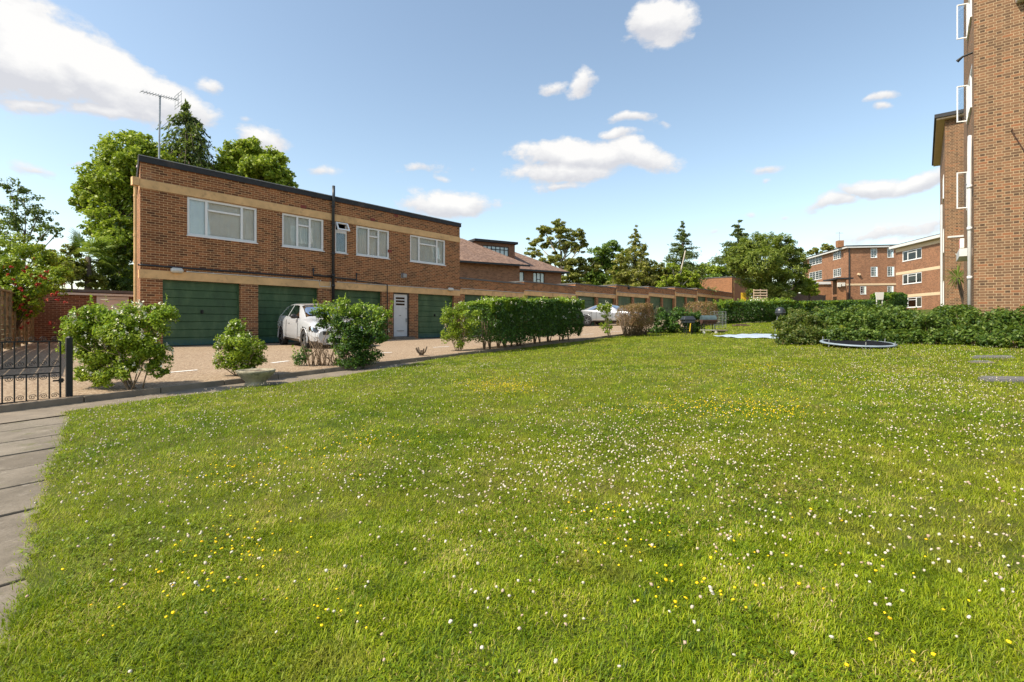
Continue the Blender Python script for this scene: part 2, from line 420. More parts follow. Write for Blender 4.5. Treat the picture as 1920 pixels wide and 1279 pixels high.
tag(pv.build('paved_path', M['slab'], bevel=.006), kind='structure')
tag(gridsheet('path_bed', np.arange(-3.4, 2.2, .5), np.arange(-1.5, 9.2, .5), lambda x, y: zl(x), M['soil'], -.042, lambda x, y: (y < YK-.3)), kind='structure')
# white bay marks
mk = MB()
for (a, b) in [((314, 699), (370, 694)), ((509, 681), (541, 677)), ((704, 662.5), (735, 661)), ((812, 651.6), (842, 650)), ((1092, 627.5), (1113, 626)), ((1146, 622.6), (1164, 621.4))]:
    p = Gf(*a); q = Gf(*b); dv = (q-p); n = np.array([-dv[1], dv[0], 0]); n = n/np.linalg.norm(n)*.055
    pts = [p-n, q-n, q+n, p+n]
    mk.add([(c[0], c[1], float(zf(c[0], c[1]))+.006) for c in pts], [(0, 1, 2, 3)])
tag(mk.build('bay_markings', M['white_line']), kind='structure')

# ------------------------------------------------------------------ grass
def grassmat(name):
    m, nt, out = newmat(name); N = NT(nt)
    g = N.n('ShaderNodeNewGeometry'); p = g.outputs['Position']
    at = N.n('ShaderNodeAttribute', attribute_name='tint'); r = at.outputs['Fac']
    c = N.ramp(r, [(0, (.04, .09, .003)), (.3, (.155, .245, .005)), (.6, (.315, .395, .009)), (.85, (.43, .455, .02)), (.95, (.53, .45, .11)), (1, (.60, .47, .20))])
    big = N.noise(p, .33, 3, .5); mid = N.noise(p, 1.7, 4, .6)
    c = N.mixc(N.mapr(big, .42, .68, 0, .45), c, (.33, .34, .012))
    c = N.mixc(N.mapr(mid, .58, .75, 0, .5), c, (.42, .33, .06))
    c = N.mixc(N.mapr(mid, .45, .28, 0, .5), c, (.07, .165, .005))
    b = N.prin(None, c, .55, spec=.3)
    t = N.n('ShaderNodeBsdfTranslucent'); N.put(t.inputs[0], N.mixc(.3, c, (.30, .40, .008)))
    mx = N.n('ShaderNodeMixShader'); mx.inputs[0].default_value = .4
    N.l(b.outputs[0], mx.inputs[1]); N.l(t.outputs[0], mx.inputs[2]); N.l(mx.outputs[0], out.inputs[0]); return m
M['grass'] = grassmat('lawn_grass')
def vnoise(x, y, s, seed):
    rg = np.random.default_rng(seed); T = rg.random((64, 64))
    fx, fy = x*s, y*s; ix, iy = np.floor(fx).astype(int), np.floor(fy).astype(int); u, v = fx-ix, fy-iy
    u = u*u*(3-2*u); v = v*v*(3-2*v)
    g = lambda a, b: T[a % 64, b % 64]
    return (g(ix, iy)*(1-u)+g(ix+1, iy)*u)*(1-v)+(g(ix, iy+1)*(1-u)+g(ix+1, iy+1)*u)*v
def scatter(r0, r1, dens, a0=-88, a1=76):
    A = math.radians(a1-a0)/2*(r1*r1-r0*r0); n = int(A*dens)
    r = np.sqrt(R.random(n)*(r1*r1-r0*r0)+r0*r0); a = np.radians(39+a0+R.random(n)*(a1-a0))
    x, y = r*np.cos(a), r*np.sin(a); k = in_lawn(x+np.abs(R.normal(0, .035, n)), y-np.abs(R.normal(0, .02, n)))
    # the lawn also creeps a little over the slabs
    return x[k], y[k], r[k]
GV, GF, GT = [], [], []; goff = 0
for (r0, r1, dens, L, w, seg) in [(.2, 3.0, 30000, .031, .0030, 2), (3.0, 5.0, 15000, .034, .0038, 1), (5.0, 8.0, 6500, .037, .0054, 1), (8, 12, 2900, .040, .008, 1), (12, 20, 1300, .044, .0115, 1), (20, 45, 330, .06, .021, 1)]:
    x, y, r = scatter(r0, r1, dens)
    n = len(x)
    cl = vnoise(x, y, 3.0, 1)*.55+vnoise(x, y, 9.0, 2)*.45
    Lb = L*(.45+R.random(n)*.75)*(.6+.9*cl)
    ww = w*(.6+.7*R.random(n))
    comb = (vnoise(x, y, 2.6, 23)+.5*vnoise(x, y, 7, 24))*9.0; az = np.where(R.random(n) < .32, comb+R.normal(0, .7, n), R.random(n)*2*np.pi); lean = np.clip(np.abs(R.normal(1.02, .4, n)), .05, 1.45)
    dx, dy = np.cos(az), np.sin(az); sx, sy = -dy, dx
    lump = vnoise(x, y, 5.5, 21)*.6+vnoise(x, y, 13, 22)*.4
    z0 = zl(x)+.012*np.sin(x*1.3+.4)*np.sin(y*1.1)+.022*np.clip(lump-.35, 0, 1)
    base = np.stack([x, y, z0], -1); side = np.stack([sx, sy, np.zeros(n)], -1)
    mid = base+np.stack([dx*np.sin(lean*.6), dy*np.sin(lean*.6), np.cos(lean*.6)], -1)*(Lb*.55)[:, None]
    tip = mid+np.stack([dx*np.sin(lean*1.25), dy*np.sin(lean*1.25), np.cos(lean*1.25)], -1)*(Lb*.5)[:, None]
    if seg == 2:
        V = np.stack([base-side*ww[:, None]*.5, base+side*ww[:, None]*.5, mid+side*ww[:, None]*.45, mid-side*ww[:, None]*.45, tip], 1)
        k = np.arange(n)[:, None]*5+goff
        f = np.concatenate([k+np.array([[0, 1, 2]]), k+np.array([[0, 2, 3]]), k+np.array([[3, 2, 4]])]); m_ = 5
    else:
        V = np.stack([base-side*ww[:, None]*.5, base+side*ww[:, None]*.5, tip], 1)
        f = np.arange(n)[:, None]*3+goff+np.array([[0, 1, 2]]); m_ = 3
    dry = np.clip((vnoise(x, y, 1.1, 25)*.5+vnoise(x, y, 3.4, 26)*.5-.50)*4.5, 0, 1)
    tint = np.clip(R.normal(.44, .2, n)+(.5-cl)*.5+(lump-.5)*.35+np.where(R.random(n) < .03+.30*dry, .45, 0), 0, 1)
    GV.append(V.reshape(-1, 3)); GF.append(f); GT.append(np.repeat(tint, m_)); goff += n*m_
# clover leaves: small flat rounded leaflets among the blades
for (r0, r1, dens, s0) in [(.5, 3.2, 1500, .0065), (3.2, 7, 700, .009)]:
    x, y, r = scatter(r0, r1, dens)
    kk = (vnoise(x, y, 1.3, 5)*.6+vnoise(x, y, 4, 6)*.4) > .47; x, y = x[kk], y[kk]; n = len(x)
    z0 = zl(x)+.016+.018*R.random(n); az = R.random(n)*6.28; tilt = R.normal(0, .35, (n, 2))
    for q in range(3):
        a = az+q*2.094; d = np.stack([np.cos(a), np.sin(a), tilt[:, 0]], -1); s = np.stack([-np.sin(a), np.cos(a), tilt[:, 1]], -1)
        c = np.stack([x, y, z0], -1); S = s0*(.7+.6*R.random(n))[:, None]
        V = np.stack([c, c+d*S*.9+s*S*.62, c+d*S*1.7, c+d*S*.9-s*S*.62], 1)
        k = np.arange(n)[:, None]*4+goff
        GV.append(V.reshape(-1, 3)); GF.append(np.concatenate([k+np.array([[0, 2, 1]]), k+np.array([[0, 3, 2]])])); GT.append(np.repeat(np.clip(R.normal(.2, .12, n), 0, 1), 4)); goff += n*4
gm = npmesh('grass', np.concatenate(GV), np.concatenate(GF))
at = gm.attributes.new('tint', 'FLOAT', 'POINT'); at.data.foreach_set('value', np.concatenate(GT).astype(np.float32))
tag(link('grass', gm, M['grass']), 'short mown lawn grass with clover leaves and dry straw', 'grass', kind='stuff')
# flower heads in the lawn
def heads(name, pts, size, mat, label, cat, flat=.8, stalk=.045):
    n = len(pts); ks = 6
    prof = [(0, .5), (.42, .32), (.5, -.05), (.28, -.42)]
    base = [(0, 0, .5*flat)]
    for (rr, zz) in prof[1:]:
        for k in range(ks): q = 2*math.pi*(k+.5*(zz < 0))/ks; base.append((rr*math.cos(q), rr*math.sin(q), zz*flat))
    base = np.array(base); fs = []
    for k in range(ks): fs.append((0, 1+k, 1+(k+1) % ks))
    for r_ in range(2):
        for k in range(ks):
            a = 1+r_*ks+k; b = 1+r_*ks+(k+1) % ks; fs += [(a, a+ks, b+ks), (a, b+ks, b)]
    fs = np.array(fs)
    sz = size*(.65+.6*R.random(n)); jit = 1+R.normal(0, .14, (n, len(base), 1))
    rot = R.random(n)*6.28; c, s = np.cos(rot)[:, None], np.sin(rot)[:, None]
    B = base[None]*jit; tl = R.normal(0, .3, (n, 2))
    bx = B[:, :, 0]*c-B[:, :, 1]*s; by = B[:, :, 0]*s+B[:, :, 1]*c
    V = np.stack([bx+B[:, :, 2]*tl[:, :1], by+B[:, :, 2]*tl[:, 1:], B[:, :, 2]], -1)*sz[:, None, None]
    V += np.asarray(pts)[:, None, :]
    f = (np.arange(n)[:, None, None]*len(base)+fs[None]).reshape(-1, 3)
    o = link(name, npmesh(name, V.reshape(-1, 3), f), mat)
    return tag(o, label, cat, kind='stuff')
def petalmat(name, cols):
    m, nt, out = newmat(name); N = NT(nt); g = N.n('ShaderNodeNewGeometry')
    c = N.ramp(g.outputs['Random Per Island'], [(i/(len(cols)-1), q) for i, q in enumerate(cols)])
    c = N.mixc(N.mapr(N.noise(g.outputs['Position'], 260, 2), .45, .62, 0, .35), c, tuple(x*.55 for x in cols[0]))
    N.prin(out, c, .8, spec=.2); return m
M['clover'] = petalmat('clover_bloom', [(.42, .29, .21), (.52, .43, .33), (.60, .54, .44), (.64, .59, .49)])
M['trefoil'] = petalmat('yellow_bloom', [(.70, .42, .01), (.80, .58, .01), (.85, .66, .02)])
def gblobs(lst, n):
    w = np.array([b[3] for b in lst], float); ct = R.multinomial(n, w/w.sum()); out = []
    for b, k in zip(lst, ct):
        px = R.normal(b[0], b[2][0], k); py = R.normal(b[1], b[2][1], k)
        for a, q in zip(px, py):
            if q < 640: continue
            out.append(G(a, q)[:2])
    return np.array(out)
wb = [(820, 890, (230, 45), 9), (1150, 850, (140, 45), 9), (1350, 840, (230, 40), 7), (1750, 720, (130, 30), 11), (1600, 700, (170, 22), 7), (1300, 960, (230, 60), 3), (1650, 1020, (230, 90), 1.5),
      (1850, 960, (120, 70), 1.6), (560, 730, (260, 14), 6), (330, 790, (130, 20), 6), (180, 860, (60, 60), 3), (780, 760, (300, 25), 6), (1000, 700, (350, 12), 7), (1250, 780, (300, 30), 6), (400, 880, (170, 50), 3),
      (1750, 660, (180, 8), 7), (1880, 800, (140, 40), 6), (300, 1000, (120, 90), 1.2), (1000, 1100, (500, 90), 1.5), (850, 690, (120, 10), 5)]
wx = gblobs(wb, 7000)
x, y, r = scatter(2, 26, 5); wx = np.concatenate([wx, np.stack([x, y], -1)])
wx = wx[in_lawn(wx[:, 0], wx[:, 1]) & (np.abs(wx).max(1) < 60)]
wx += R.normal(0, .02, wx.shape)
wp = np.column_stack([wx, zl(wx[:, 0])+.040+.03*R.random(len(wx))])
heads('clover_flowers', wp, .0130, M['clover'], 'white and pinkish clover blooms sprinkled all over the lawn', 'clover')
yb = [(950, 728, (40, 9), 13), (900, 722, (30, 5), 2), (1340, 765, (60, 14), 10), (1440, 778, (40, 10), 8), (1380, 740, (120, 16), 5), (1500, 715, (70, 10), 4), (1420, 692, (40, 3), 3), (1100, 665, (40, 3), 2), (1130, 970, (40, 14), 1), (1180, 1020, (55, 22), 1.3),
      (1290, 1110, (80, 30), 1.1), (1500, 1080, (140, 70), .9), (430, 900, (40, 20), 2), (560, 860, (60, 20), 2), (690, 830, (50, 10), 2), (470, 1040, (50, 30), 2), (400, 1110, (60, 20), .9), (620, 1150, (40, 25), .7), (1150, 775, (40, 6), 2), (240, 1150, (60, 40), .6), (1750, 1200, (90, 40), .4)]
yx = gblobs(yb, 1300)
x, y, r = scatter(2, 20, .6); yx = np.concatenate([yx, np.stack([x, y], -1)])
yx = yx[in_lawn(yx[:, 0], yx[:, 1]) & (np.abs(yx).max(1) < 60)]
yp = np.column_stack([yx, zl(yx[:, 0])+.040+.02*R.random(len(yx))])
heads('yellow_flowers', yp, .0135, M['trefoil'], 'small yellow trefoil blooms growing in patches in the lawn', 'wildflower', .55)

# ------------------------------------------------------------------ walls, windows, doors
def wallrect(mb, o, eu, n, u0, u1, z0, z1, holes=(), dep=.12):
    us = sorted({u0, u1, *[h[0] for h in holes], *[h[1] for h in holes]}); zs = sorted({z0, z1, *[h[2] for h in holes], *[h[3] for h in holes]})
    us = [u for u in us if u0 <= u <= u1]; zs = [z for z in zs if z0 <= z <= z1]
    o = np.asarray(o, float); eu = np.asarray(eu, float); n = np.asarray(n, float)
    pt = lambda u, z, d=0.0: o+eu*u+n*d+UP*z
    flip = np.dot(np.cross(eu, UP), n) < 0
    def q(a, b, c, d): mb.quad(*((d, c, b, a) if flip else (a, b, c, d)))
    for i in range(len(us)-1):
        for j in range(len(zs)-1):
            cu, cz = (us[i]+us[i+1])/2, (zs[j]+zs[j+1])/2
            if any(h[0] < cu < h[1] and h[2] < cz < h[3] for h in holes): continue
            q(pt(us[i], zs[j]), pt(us[i+1], zs[j]), pt(us[i+1], zs[j+1]), pt(us[i], zs[j+1]))
    for (a, b, c, d) in holes:
        q(pt(a, c), pt(a, c, -dep), pt(b, c, -dep), pt(b, c))
        q(pt(a, d), pt(b, d), pt(b, d, -dep), pt(a, d, -dep))
        q(pt(a, c), pt(a, d), pt(a, d, -dep), pt(a, c, -dep))
        q(pt(b, c), pt(b, c, -dep), pt(b, d, -dep), pt(b, d))
def window(parent, o, eu, n, u0, u1, z0, z1, splits=(), transom=None, bars=None, curtain='net', fr=.055, inset=.05, sill=True, mat='white', label=None, glass='glass', mull=.05, nocurtain=False):
    """frame (with mullions, transom and glazing bars) > pane, curtain"""
    f = MB(); d0, d1 = -inset-.06, -inset
    B = lambda a, b, c, d, e0=d0, e1=d1: f.obox(o, eu, n, a, b, e0, e1, c, d)
    B(u0, u0+fr, z0, z1); B(u1-fr, u1, z0, z1); B(u0+fr, u1-fr, z0, z0+fr); B(u0+fr, u1-fr, z1-fr, z1)
    cuts = [u0+(u1-u0)*s for s in splits]
    for c in cuts: B(c-mull/2-.01, c+mull/2+.01, z0+fr, z1-fr, d0, d1+.004)
    edges = [u0]+cuts+[u1]
    if transom:
        for (k, frac) in transom:
            zz = z1-(z1-z0)*frac; B(edges[k]+mull, edges[k+1]-mull, zz-.03, zz+.03, d0, d1-.003)
    if bars:
        nu, nz = bars
        for k in range(len(edges)-1):
            for i in range(1, nu):
                c = edges[k]+(edges[k+1]-edges[k])*i/nu; B(c-.014, c+.014, z0+fr, z1-fr, d0+.02, d1-.006)
        for j in range(1, nz):
            zz = z0+(z1-z0)*j/nz; B(u0+fr, u1-fr, zz-.014, zz+.014, d0+.02, d1-.008)
    if sill: B(u0-.02, u1+.02, z0-.035, z0, -inset-.06, .045)
    w = f.build('window', M[mat], parent)
    if label: w['label'] = label
    p = MB(); p.obox(o, eu, n, u0+fr*.6, u1-fr*.6, d0+.02, d0+.03, z0+fr*.6, z1-fr*.6); p.build('pane', M[glass], w)
    if not nocurtain:
        c = MB()
        if curtain == 'net':
            nn = 28; pts = []
            for i in range(nn+1):
                u = u0+(u1-u0)*i/nn; dd = d0-.035+.010*math.sin(i*2.3)+R.normal(0, .004)
                pts.append((u, dd))
            for (a, b) in zip(pts[:-1], pts[1:]):
                A = np.asarray(o)+np.asarray(eu)*a[0]+np.asarray(n)*a[1]; Bq = np.asarray(o)+np.asarray(eu)*b[0]+np.asarray(n)*b[1]
                c.quad(A+UP*z0, Bq+UP*z0, Bq+UP*z1, A+UP*z1)
            c.build('curtain', M['net'], w)
        else:
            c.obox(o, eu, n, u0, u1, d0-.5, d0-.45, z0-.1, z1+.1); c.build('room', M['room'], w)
    return w
def garage_door(parent, o, eu, n, u0, u1, z0, z1, inset=.14, ribs=8, label=None):
    g = MB(); hgt = (z1-z0-.05)/ribs
    o = np.asarray(o, float); eu = np.asarray(eu, float); n = np.asarray(n, float); pr = []
    for i in range(ribs):
        a = z0+.012+i*hgt
        pr += [(a, -.022), (a+.012, 0.0), (a+hgt-.012, 0.0), (a+hgt, -.022)]
    for (a, b) in zip(pr[:-1], pr[1:]):
        A = o+eu*(u0+.05)+n*(-inset+a[1])+UP*a[0]; Bq = o+eu*(u1-.05)+n*(-inset+a[1])+UP*a[0]
        C = o+eu*(u1-.05)+n*(-inset+b[1])+UP*b[0]; D = o+eu*(u0+.05)+n*(-inset+b[1])+UP*b[0]
        g.quad(A, Bq, C, D)
    g.obox(o, eu, n, u0, u0+.05, -inset-.07, -inset+.03, z0, z1); g.obox(o, eu, n, u1-.05, u1, -inset-.07, -inset+.03, z0, z1)
    g.obox(o, eu, n, u0+.05, u1-.05, -inset-.07, -inset+.03, z1-.045, z1)
    d = g.build('garage_door', M['green_door'], parent)
    if label: d['label'] = label
    h = MB(); c = (u0+u1)/2; zz = z0+(z1-z0)*.53
    h.obox(o, eu, n, c-.05, c+.05, -inset, -inset+.012, zz-.05, zz+.05)
    h.obox(o, eu, n, c-.014, c+.014, -inset+.012, -inset+.05, zz-.07, zz+.06)
    h.build('handle', M['black'], d)
    return d
EX = np.array([1.0, 0, 0]); EY = np.array([0, 1.0, 0]); NY = np.array([0, -1.0, 0]); NX = np.array([-1.0, 0, 0])
FO = np.array([0, YF, 0.0])
X0, X1 = onY(263)[1], onY(862)[1]
BX, BY = 6.7, 26.0
# --- two-storey block
bb = empty('brick_building', ((X0+X1)/2, YF, 0), 'two-storey flat-roofed brown brick block with four green garage doors and white windows above', 'building')
gd = [(305, 451), (484, 597), (627, 716), (784, 851)]
gdx = [(onY(a)[1], onY(b)[1]) for a, b in gd]
wdx = [(351, 482), (529, 607), (628.5, 651), (668, 730), (769, 835)]
wdx = [(onY(a)[1], onY(b)[1]) for a, b in wdx]
dr = (onY(737.5)[1], onY(767.5)[1])
holes = [(a, b, -.3, 2.125) for a, b in gdx]+[(a, b, 3.62, 4.87) for a, b in wdx]+[(dr[0], dr[1], .10, 2.125)]
w = MB(); wallrect(w, FO, EX, NY, X0, X1, -.4, 5.70, holes, .2)
side = np.array([BX-X0, BY-YF, 0]); sl = np.linalg.norm(side[:2]); side = side/sl
sn = np.array([-side[1], side[0], 0])
wallrect(w, (X0, YF, 0), side, sn, 0, sl, -.4, 5.70)
wallrect(w, (X1, YF, 0), EY, EX, 0, BY-YF, -.4, 5.70)
wallrect(w, (0, BY, 0), EX, EY, BX, X1, -.4, 5.70)
w.build('wall', M['brick_front'], bb)
rf = MB()
def ring(mb, off, z0, z1):
    pts = [(X0-off, YF-off), (X1+off, YF-off), (X1+off, BY+off), (BX-off, BY+off)]
    b = [(p[0], p[1], z0) for p in pts]; t = [(p[0], p[1], z1) for p in pts]
    mb.add(b+t, [(0, 1, 5, 4), (1, 2, 6, 5), (2, 3, 7, 6), (3, 0, 4, 7), (4, 5, 6, 7), (3, 2, 1, 0)])
ring(rf, .055, 5.685, 5.86); roof = rf.build('roof', M['roof_felt'], bb)
re_ = MB(); ring(re_, .07, 5.862, 5.888); re_.build('roof_edge', M['lead'], roof)
b1 = MB(); b1.box(X0-.012, X1+.012, YF-.025, YF+.05, 4.895, 5.16); b1.obox((X0, YF, 0), side, sn, .05, .9, -.02, .02, 4.895, 5.16); b1.build('upper_band', M['beige'], bb)
b2 = MB(); b2.box(X0-.012, X1+.012, YF-.022, YF+.16, 2.13, 2.395); b2.build('lintel_band', M['beige'], bb)
for i, (a, b) in enumerate(gdx): garage_door(bb, FO, EX, NY, a, b, 0.0, 2.125, inset=.15)
spl = [((.26, .77), [(1, .27)]), ((.36, .66), [(1, .29)]), ((), None), ((.37, .67), [(1, .29)]), ((.25, .76), [(1, .28)])]
for i, ((a, b), (s, tr)) in enumerate(zip(wdx, spl)):
    if i == 2:
        wn = window(bb, FO, EX, NY, a, b, 3.62, 4.50, curtain='room', inset=.03, fr=.06, label='narrow window with its top light open')
        v = MB(); v.obox(FO, EX, NY, a, b, -.09, -.03, 4.50, 4.56); v.obox(FO, EX, NY, a, a+.045, -.09, -.03, 4.56, 4.87); v.obox(FO, EX, NY, b-.045, b, -.09, -.03, 4.56, 4.87); v.obox(FO, EX, NY, a+.045, b-.045, -.09, -.03, 4.82, 4.87)
        v.build('top_frame', M['white'], wn)
        # open top-hung light
        s_ = MB(); tn = np.array([0, -math.sin(.5), -math.cos(.5)]); no = np.array([0, -math.cos(.5), math.sin(.5)])
        o_ = np.array([0, YF-.01, 4.84])
        def sb(mb, u0, u1, t0, t1, n0, n1):
            vs = [o_+EX*u+tn*t+no*q for q in (n0, n1) for (u, t) in ((u0, t0), (u1, t0), (u1, t1), (u0, t1))]
            mb.add(vs, [(0, 1, 2, 3), (7, 6, 5, 4), (0, 4, 5, 1), (1, 5, 6, 2), (2, 6, 7, 3), (3, 7, 4, 0)])
        sb(s_, a, b, 0, .05, 0, .05); sb(s_, a, b, .31, .37, 0, .05); sb(s_, a, a+.055, .05, .31, 0, .05); sb(s_, b-.055, b, .05, .31, 0, .05)
        ss = s_.build('open_light', M['white'], wn)
        rm_ = MB(); rm_.obox(FO, EX, NY, a, b, -.6, -.55, 4.4, 4.9); rm_.build('dim_room', M['room'], wn)
    else:
        window(bb, FO, EX, NY, a, b, 3.62, 4.87, s, tr, inset=.03, fr=.072)
# front door
a, b = dr
d = MB(); d.obox(FO, EX, NY, a, a+.06, -.2, -.04, .10, 2.12); d.obox(FO, EX, NY, b-.06, b, -.2, -.04, .10, 2.12); d.obox(FO, EX, NY, a+.06, b-.06, -.2, -.04, 2.06, 2.12)
fd = d.build('door_frame', M['dark_plastic'], bb)
d = MB(); wallrect(d, FO+NY*-.08, EX, NY, a+.06, b-.06, .12, 2.06, [(a+.2, b-.2, 1.83, 1.92), (a+.2, b-.2, 1.69, 1.78), (a+.2, b-.2, 1.55, 1.64)], .03)
fdr = d.build('door', M['white_paint'], bb); fdr['label'] = 'white front door with three narrow glazed slots'
d = MB(); d.obox(FO, EX, NY, a+.18, b-.18, -.115, -.105, 1.53, 1.94); d.build('glazing', M['glass_dark'], fdr)
d = MB(); d.obox(FO, EX, NY, a+.25, b-.25, -.08, -.065, .36, .40); d.build('letterbox', M['grey_metal'], fdr)
d = MB(); d.obox(FO, EX, NY, b-.15, b-.11, -.08, -.02, .78, .95); d.build('handle', M['grey_metal'], fdr)
d = MB(); d.obox(FO, EX, NY, b-.15, b-.12, -.08, -.05, 1.38, 1.43); d.build('lock', M['grey_metal'], fdr)
d = MB(); d.obox(FO, EX, NY, (a+b)/2-.05, (a+b)/2+.03, -.08, -.06, 1.06, 1.10); d.build('knocker', M['grey_metal'], fdr)
d = MB(); d.box(a-.1, b+.12, YF-.28, YF+.1, -.1, .10); d.build('doorstep', M['concrete'], bb, bevel=.01)
# pipes
xs_ = onY(622.5)[1]
d = MB(); d.tube([(xs_, YF-.09, 0.0), (xs_, YF-.09, 5.6), (xs_, YF-.12, 5.75), (xs_, YF-.12, 6.28)], .058, 12)
for z in (.9, 2.2, 2.62, 3.5, 4.7, 5.4): d.tube([(xs_, YF-.09, z), (xs_, YF-.09, z+.09)], .072, 12)
d.tube([(xs_, YF-.09, 2.58), (xs_+1.1, YF-.06, 2.56), (xs_+1.1, YF-.06, 2.85)], .03, 8); d.tube([(xs_, YF-.09, 2.60), (xs_-.85, YF-.07, 2.62), (xs_-.85, YF-.07, 2.9)], .035, 8)
d.tube([(xs_-.85, YF-.05, 2.53), (X0+.02, YF-.05, 2.53), (X0-.05, YF+.02, 2.53)], .028, 8)
d.tube([(xs_+1.1, YF-.05, 2.52), (onY(725)[1], YF-.05, 2.46), (onY(725)[1], YF-.05, .05)], .022, 8)
d.build('soil_pipe', M['black_pipe'], bb, True)
d = MB(); d.box(X0-.20, X0-.02, YF-.02, YF+.16, 4.95, 5.20); d.tube([(X0-.11, YF+.07, 4.97), (X0-.11, YF+.07, 0.0)], .042, 12)
for z in (.8, 2.6, 3.4, 4.6): d.tube([(X0-.11, YF+.07, z), (X0-.11, YF+.07, z+.07)], .052, 12)
d.build('downpipe', M['beige'], bb, False)
d = MB(); pts = [(onY(350)[1], 2.42), (onY(597)[1], 2.42)]
d.tube([(pts[0][0], YF-.03, 2.42), (pts[1][0], YF-.03, 2.42), (pts[1][0]+.05, YF-.03, 2.2), (pts[1][0]+.5, YF-.03, 2.2), (pts[1][0]+.5, YF-.03, 2.4)], .014, 6)
d.tube([(xs_+.2, YF-.03, 2.42), (X1-.02, YF-.03, 2.42)], .014, 6)
for i in range(16): u = pts[0][0]+(X1-pts[0][0])*i/16; d.box(u-.02, u+.02, YF-.045, YF-.028, 2.40, 2.44)
d.build('cable_conduit', M['pale_plastic'], bb)
for px in (330, 843):
    x = onY(px)[1]; d = MB(); d.tube([(x-.16, YF-.06, 2.43), (x-.12, YF-.09, 2.43), (x+.12, YF-.09, 2.43), (x+.16, YF-.06, 2.43)], [.05, .085, .085, .05], 10)
    d.build('bulkhead_lamp', M['pale_plastic'], bb, True)
x = onY(755)[1]; d = MB(); d.box(x-.10, x+.10, YF-.03, YF, 2.80, 3.0); d.tube([(x, YF-.03, 2.96), (x, YF-.12, 2.94)], .02, 6); d.obox((x, YF-.12, 2.84), EX, NY, -.10, .10, -.02, .06, -.02, .16)
d.build('floodlight', M['grey_metal'], bb, bevel=.01)
for px, py in ((569, 388), (699, 412), (743, 404.5), (731, 471)):
    u, z = onYz(px, py); d = MB(); d.box(u-.11, u+.11, YF-.006, YF+.02, z-.065, z+.065)
    for k in range(4): d.box(u-.09+k*.05, u-.065+k*.05, YF-.010, YF-.0055, z-.045, z+.045)
    d.build('air_brick', M['terracotta'], bb)
dm = P(280, 292, 17.0); d = MB(); d.lathe((dm[0], dm[1], 5.888), [(.36, 0), (.35, .08), (.28, .14), (.16, .18), (.01, .2)], 20)
d.build('roof_dome', plain('pale_pink_dome', (.50, .36, .33), .35, var=.05), bb, True)
# aerial
mb_ = P(298, 292, 16.6); ab = empty('tv_aerial', (mb_[0], mb_[1], 5.888), 'tall thin mast with a long comb-like TV aerial on the flat roof', 'aerial')
mh = P(300, 183, 16.6); d = MB(); d.tube([(mb_[0], mb_[1], 5.87), (mh[0], mh[1], mh[2]+.06)], .028, 8); d.build('mast', M['grey_metal'], ab)
a, b = P(264, 171, 16.2), P(334, 188, 17.0); d = MB(); d.tube([a, b], .012, 6)
bd = (b-a)/np.linalg.norm(b-a); cr = np.cross(bd, UP); cr /= np.linalg.norm(cr)
for k in range(14):
    c = a+(b-a)*(.02+.96*(k/13)**.9); d.tube([c-cr*.20+UP*.02, c+cr*.20-UP*.02], .008, 5)
for zz in (-.22, -.12, .12, .22): d.tube([b+UP*zz-cr*.35, b+UP*zz+cr*.35], .008, 5)
d.tube([b-UP*.24, b+UP*.24], .010, 5); d.tube([b-UP*.22-cr*.3, b+UP*.22-cr*.3], .006, 4); d.tube([b-UP*.22+cr*.3, b+UP*.22+cr*.3], .006, 4)
d.build('aerial_boom', M['grey_metal'], ab)

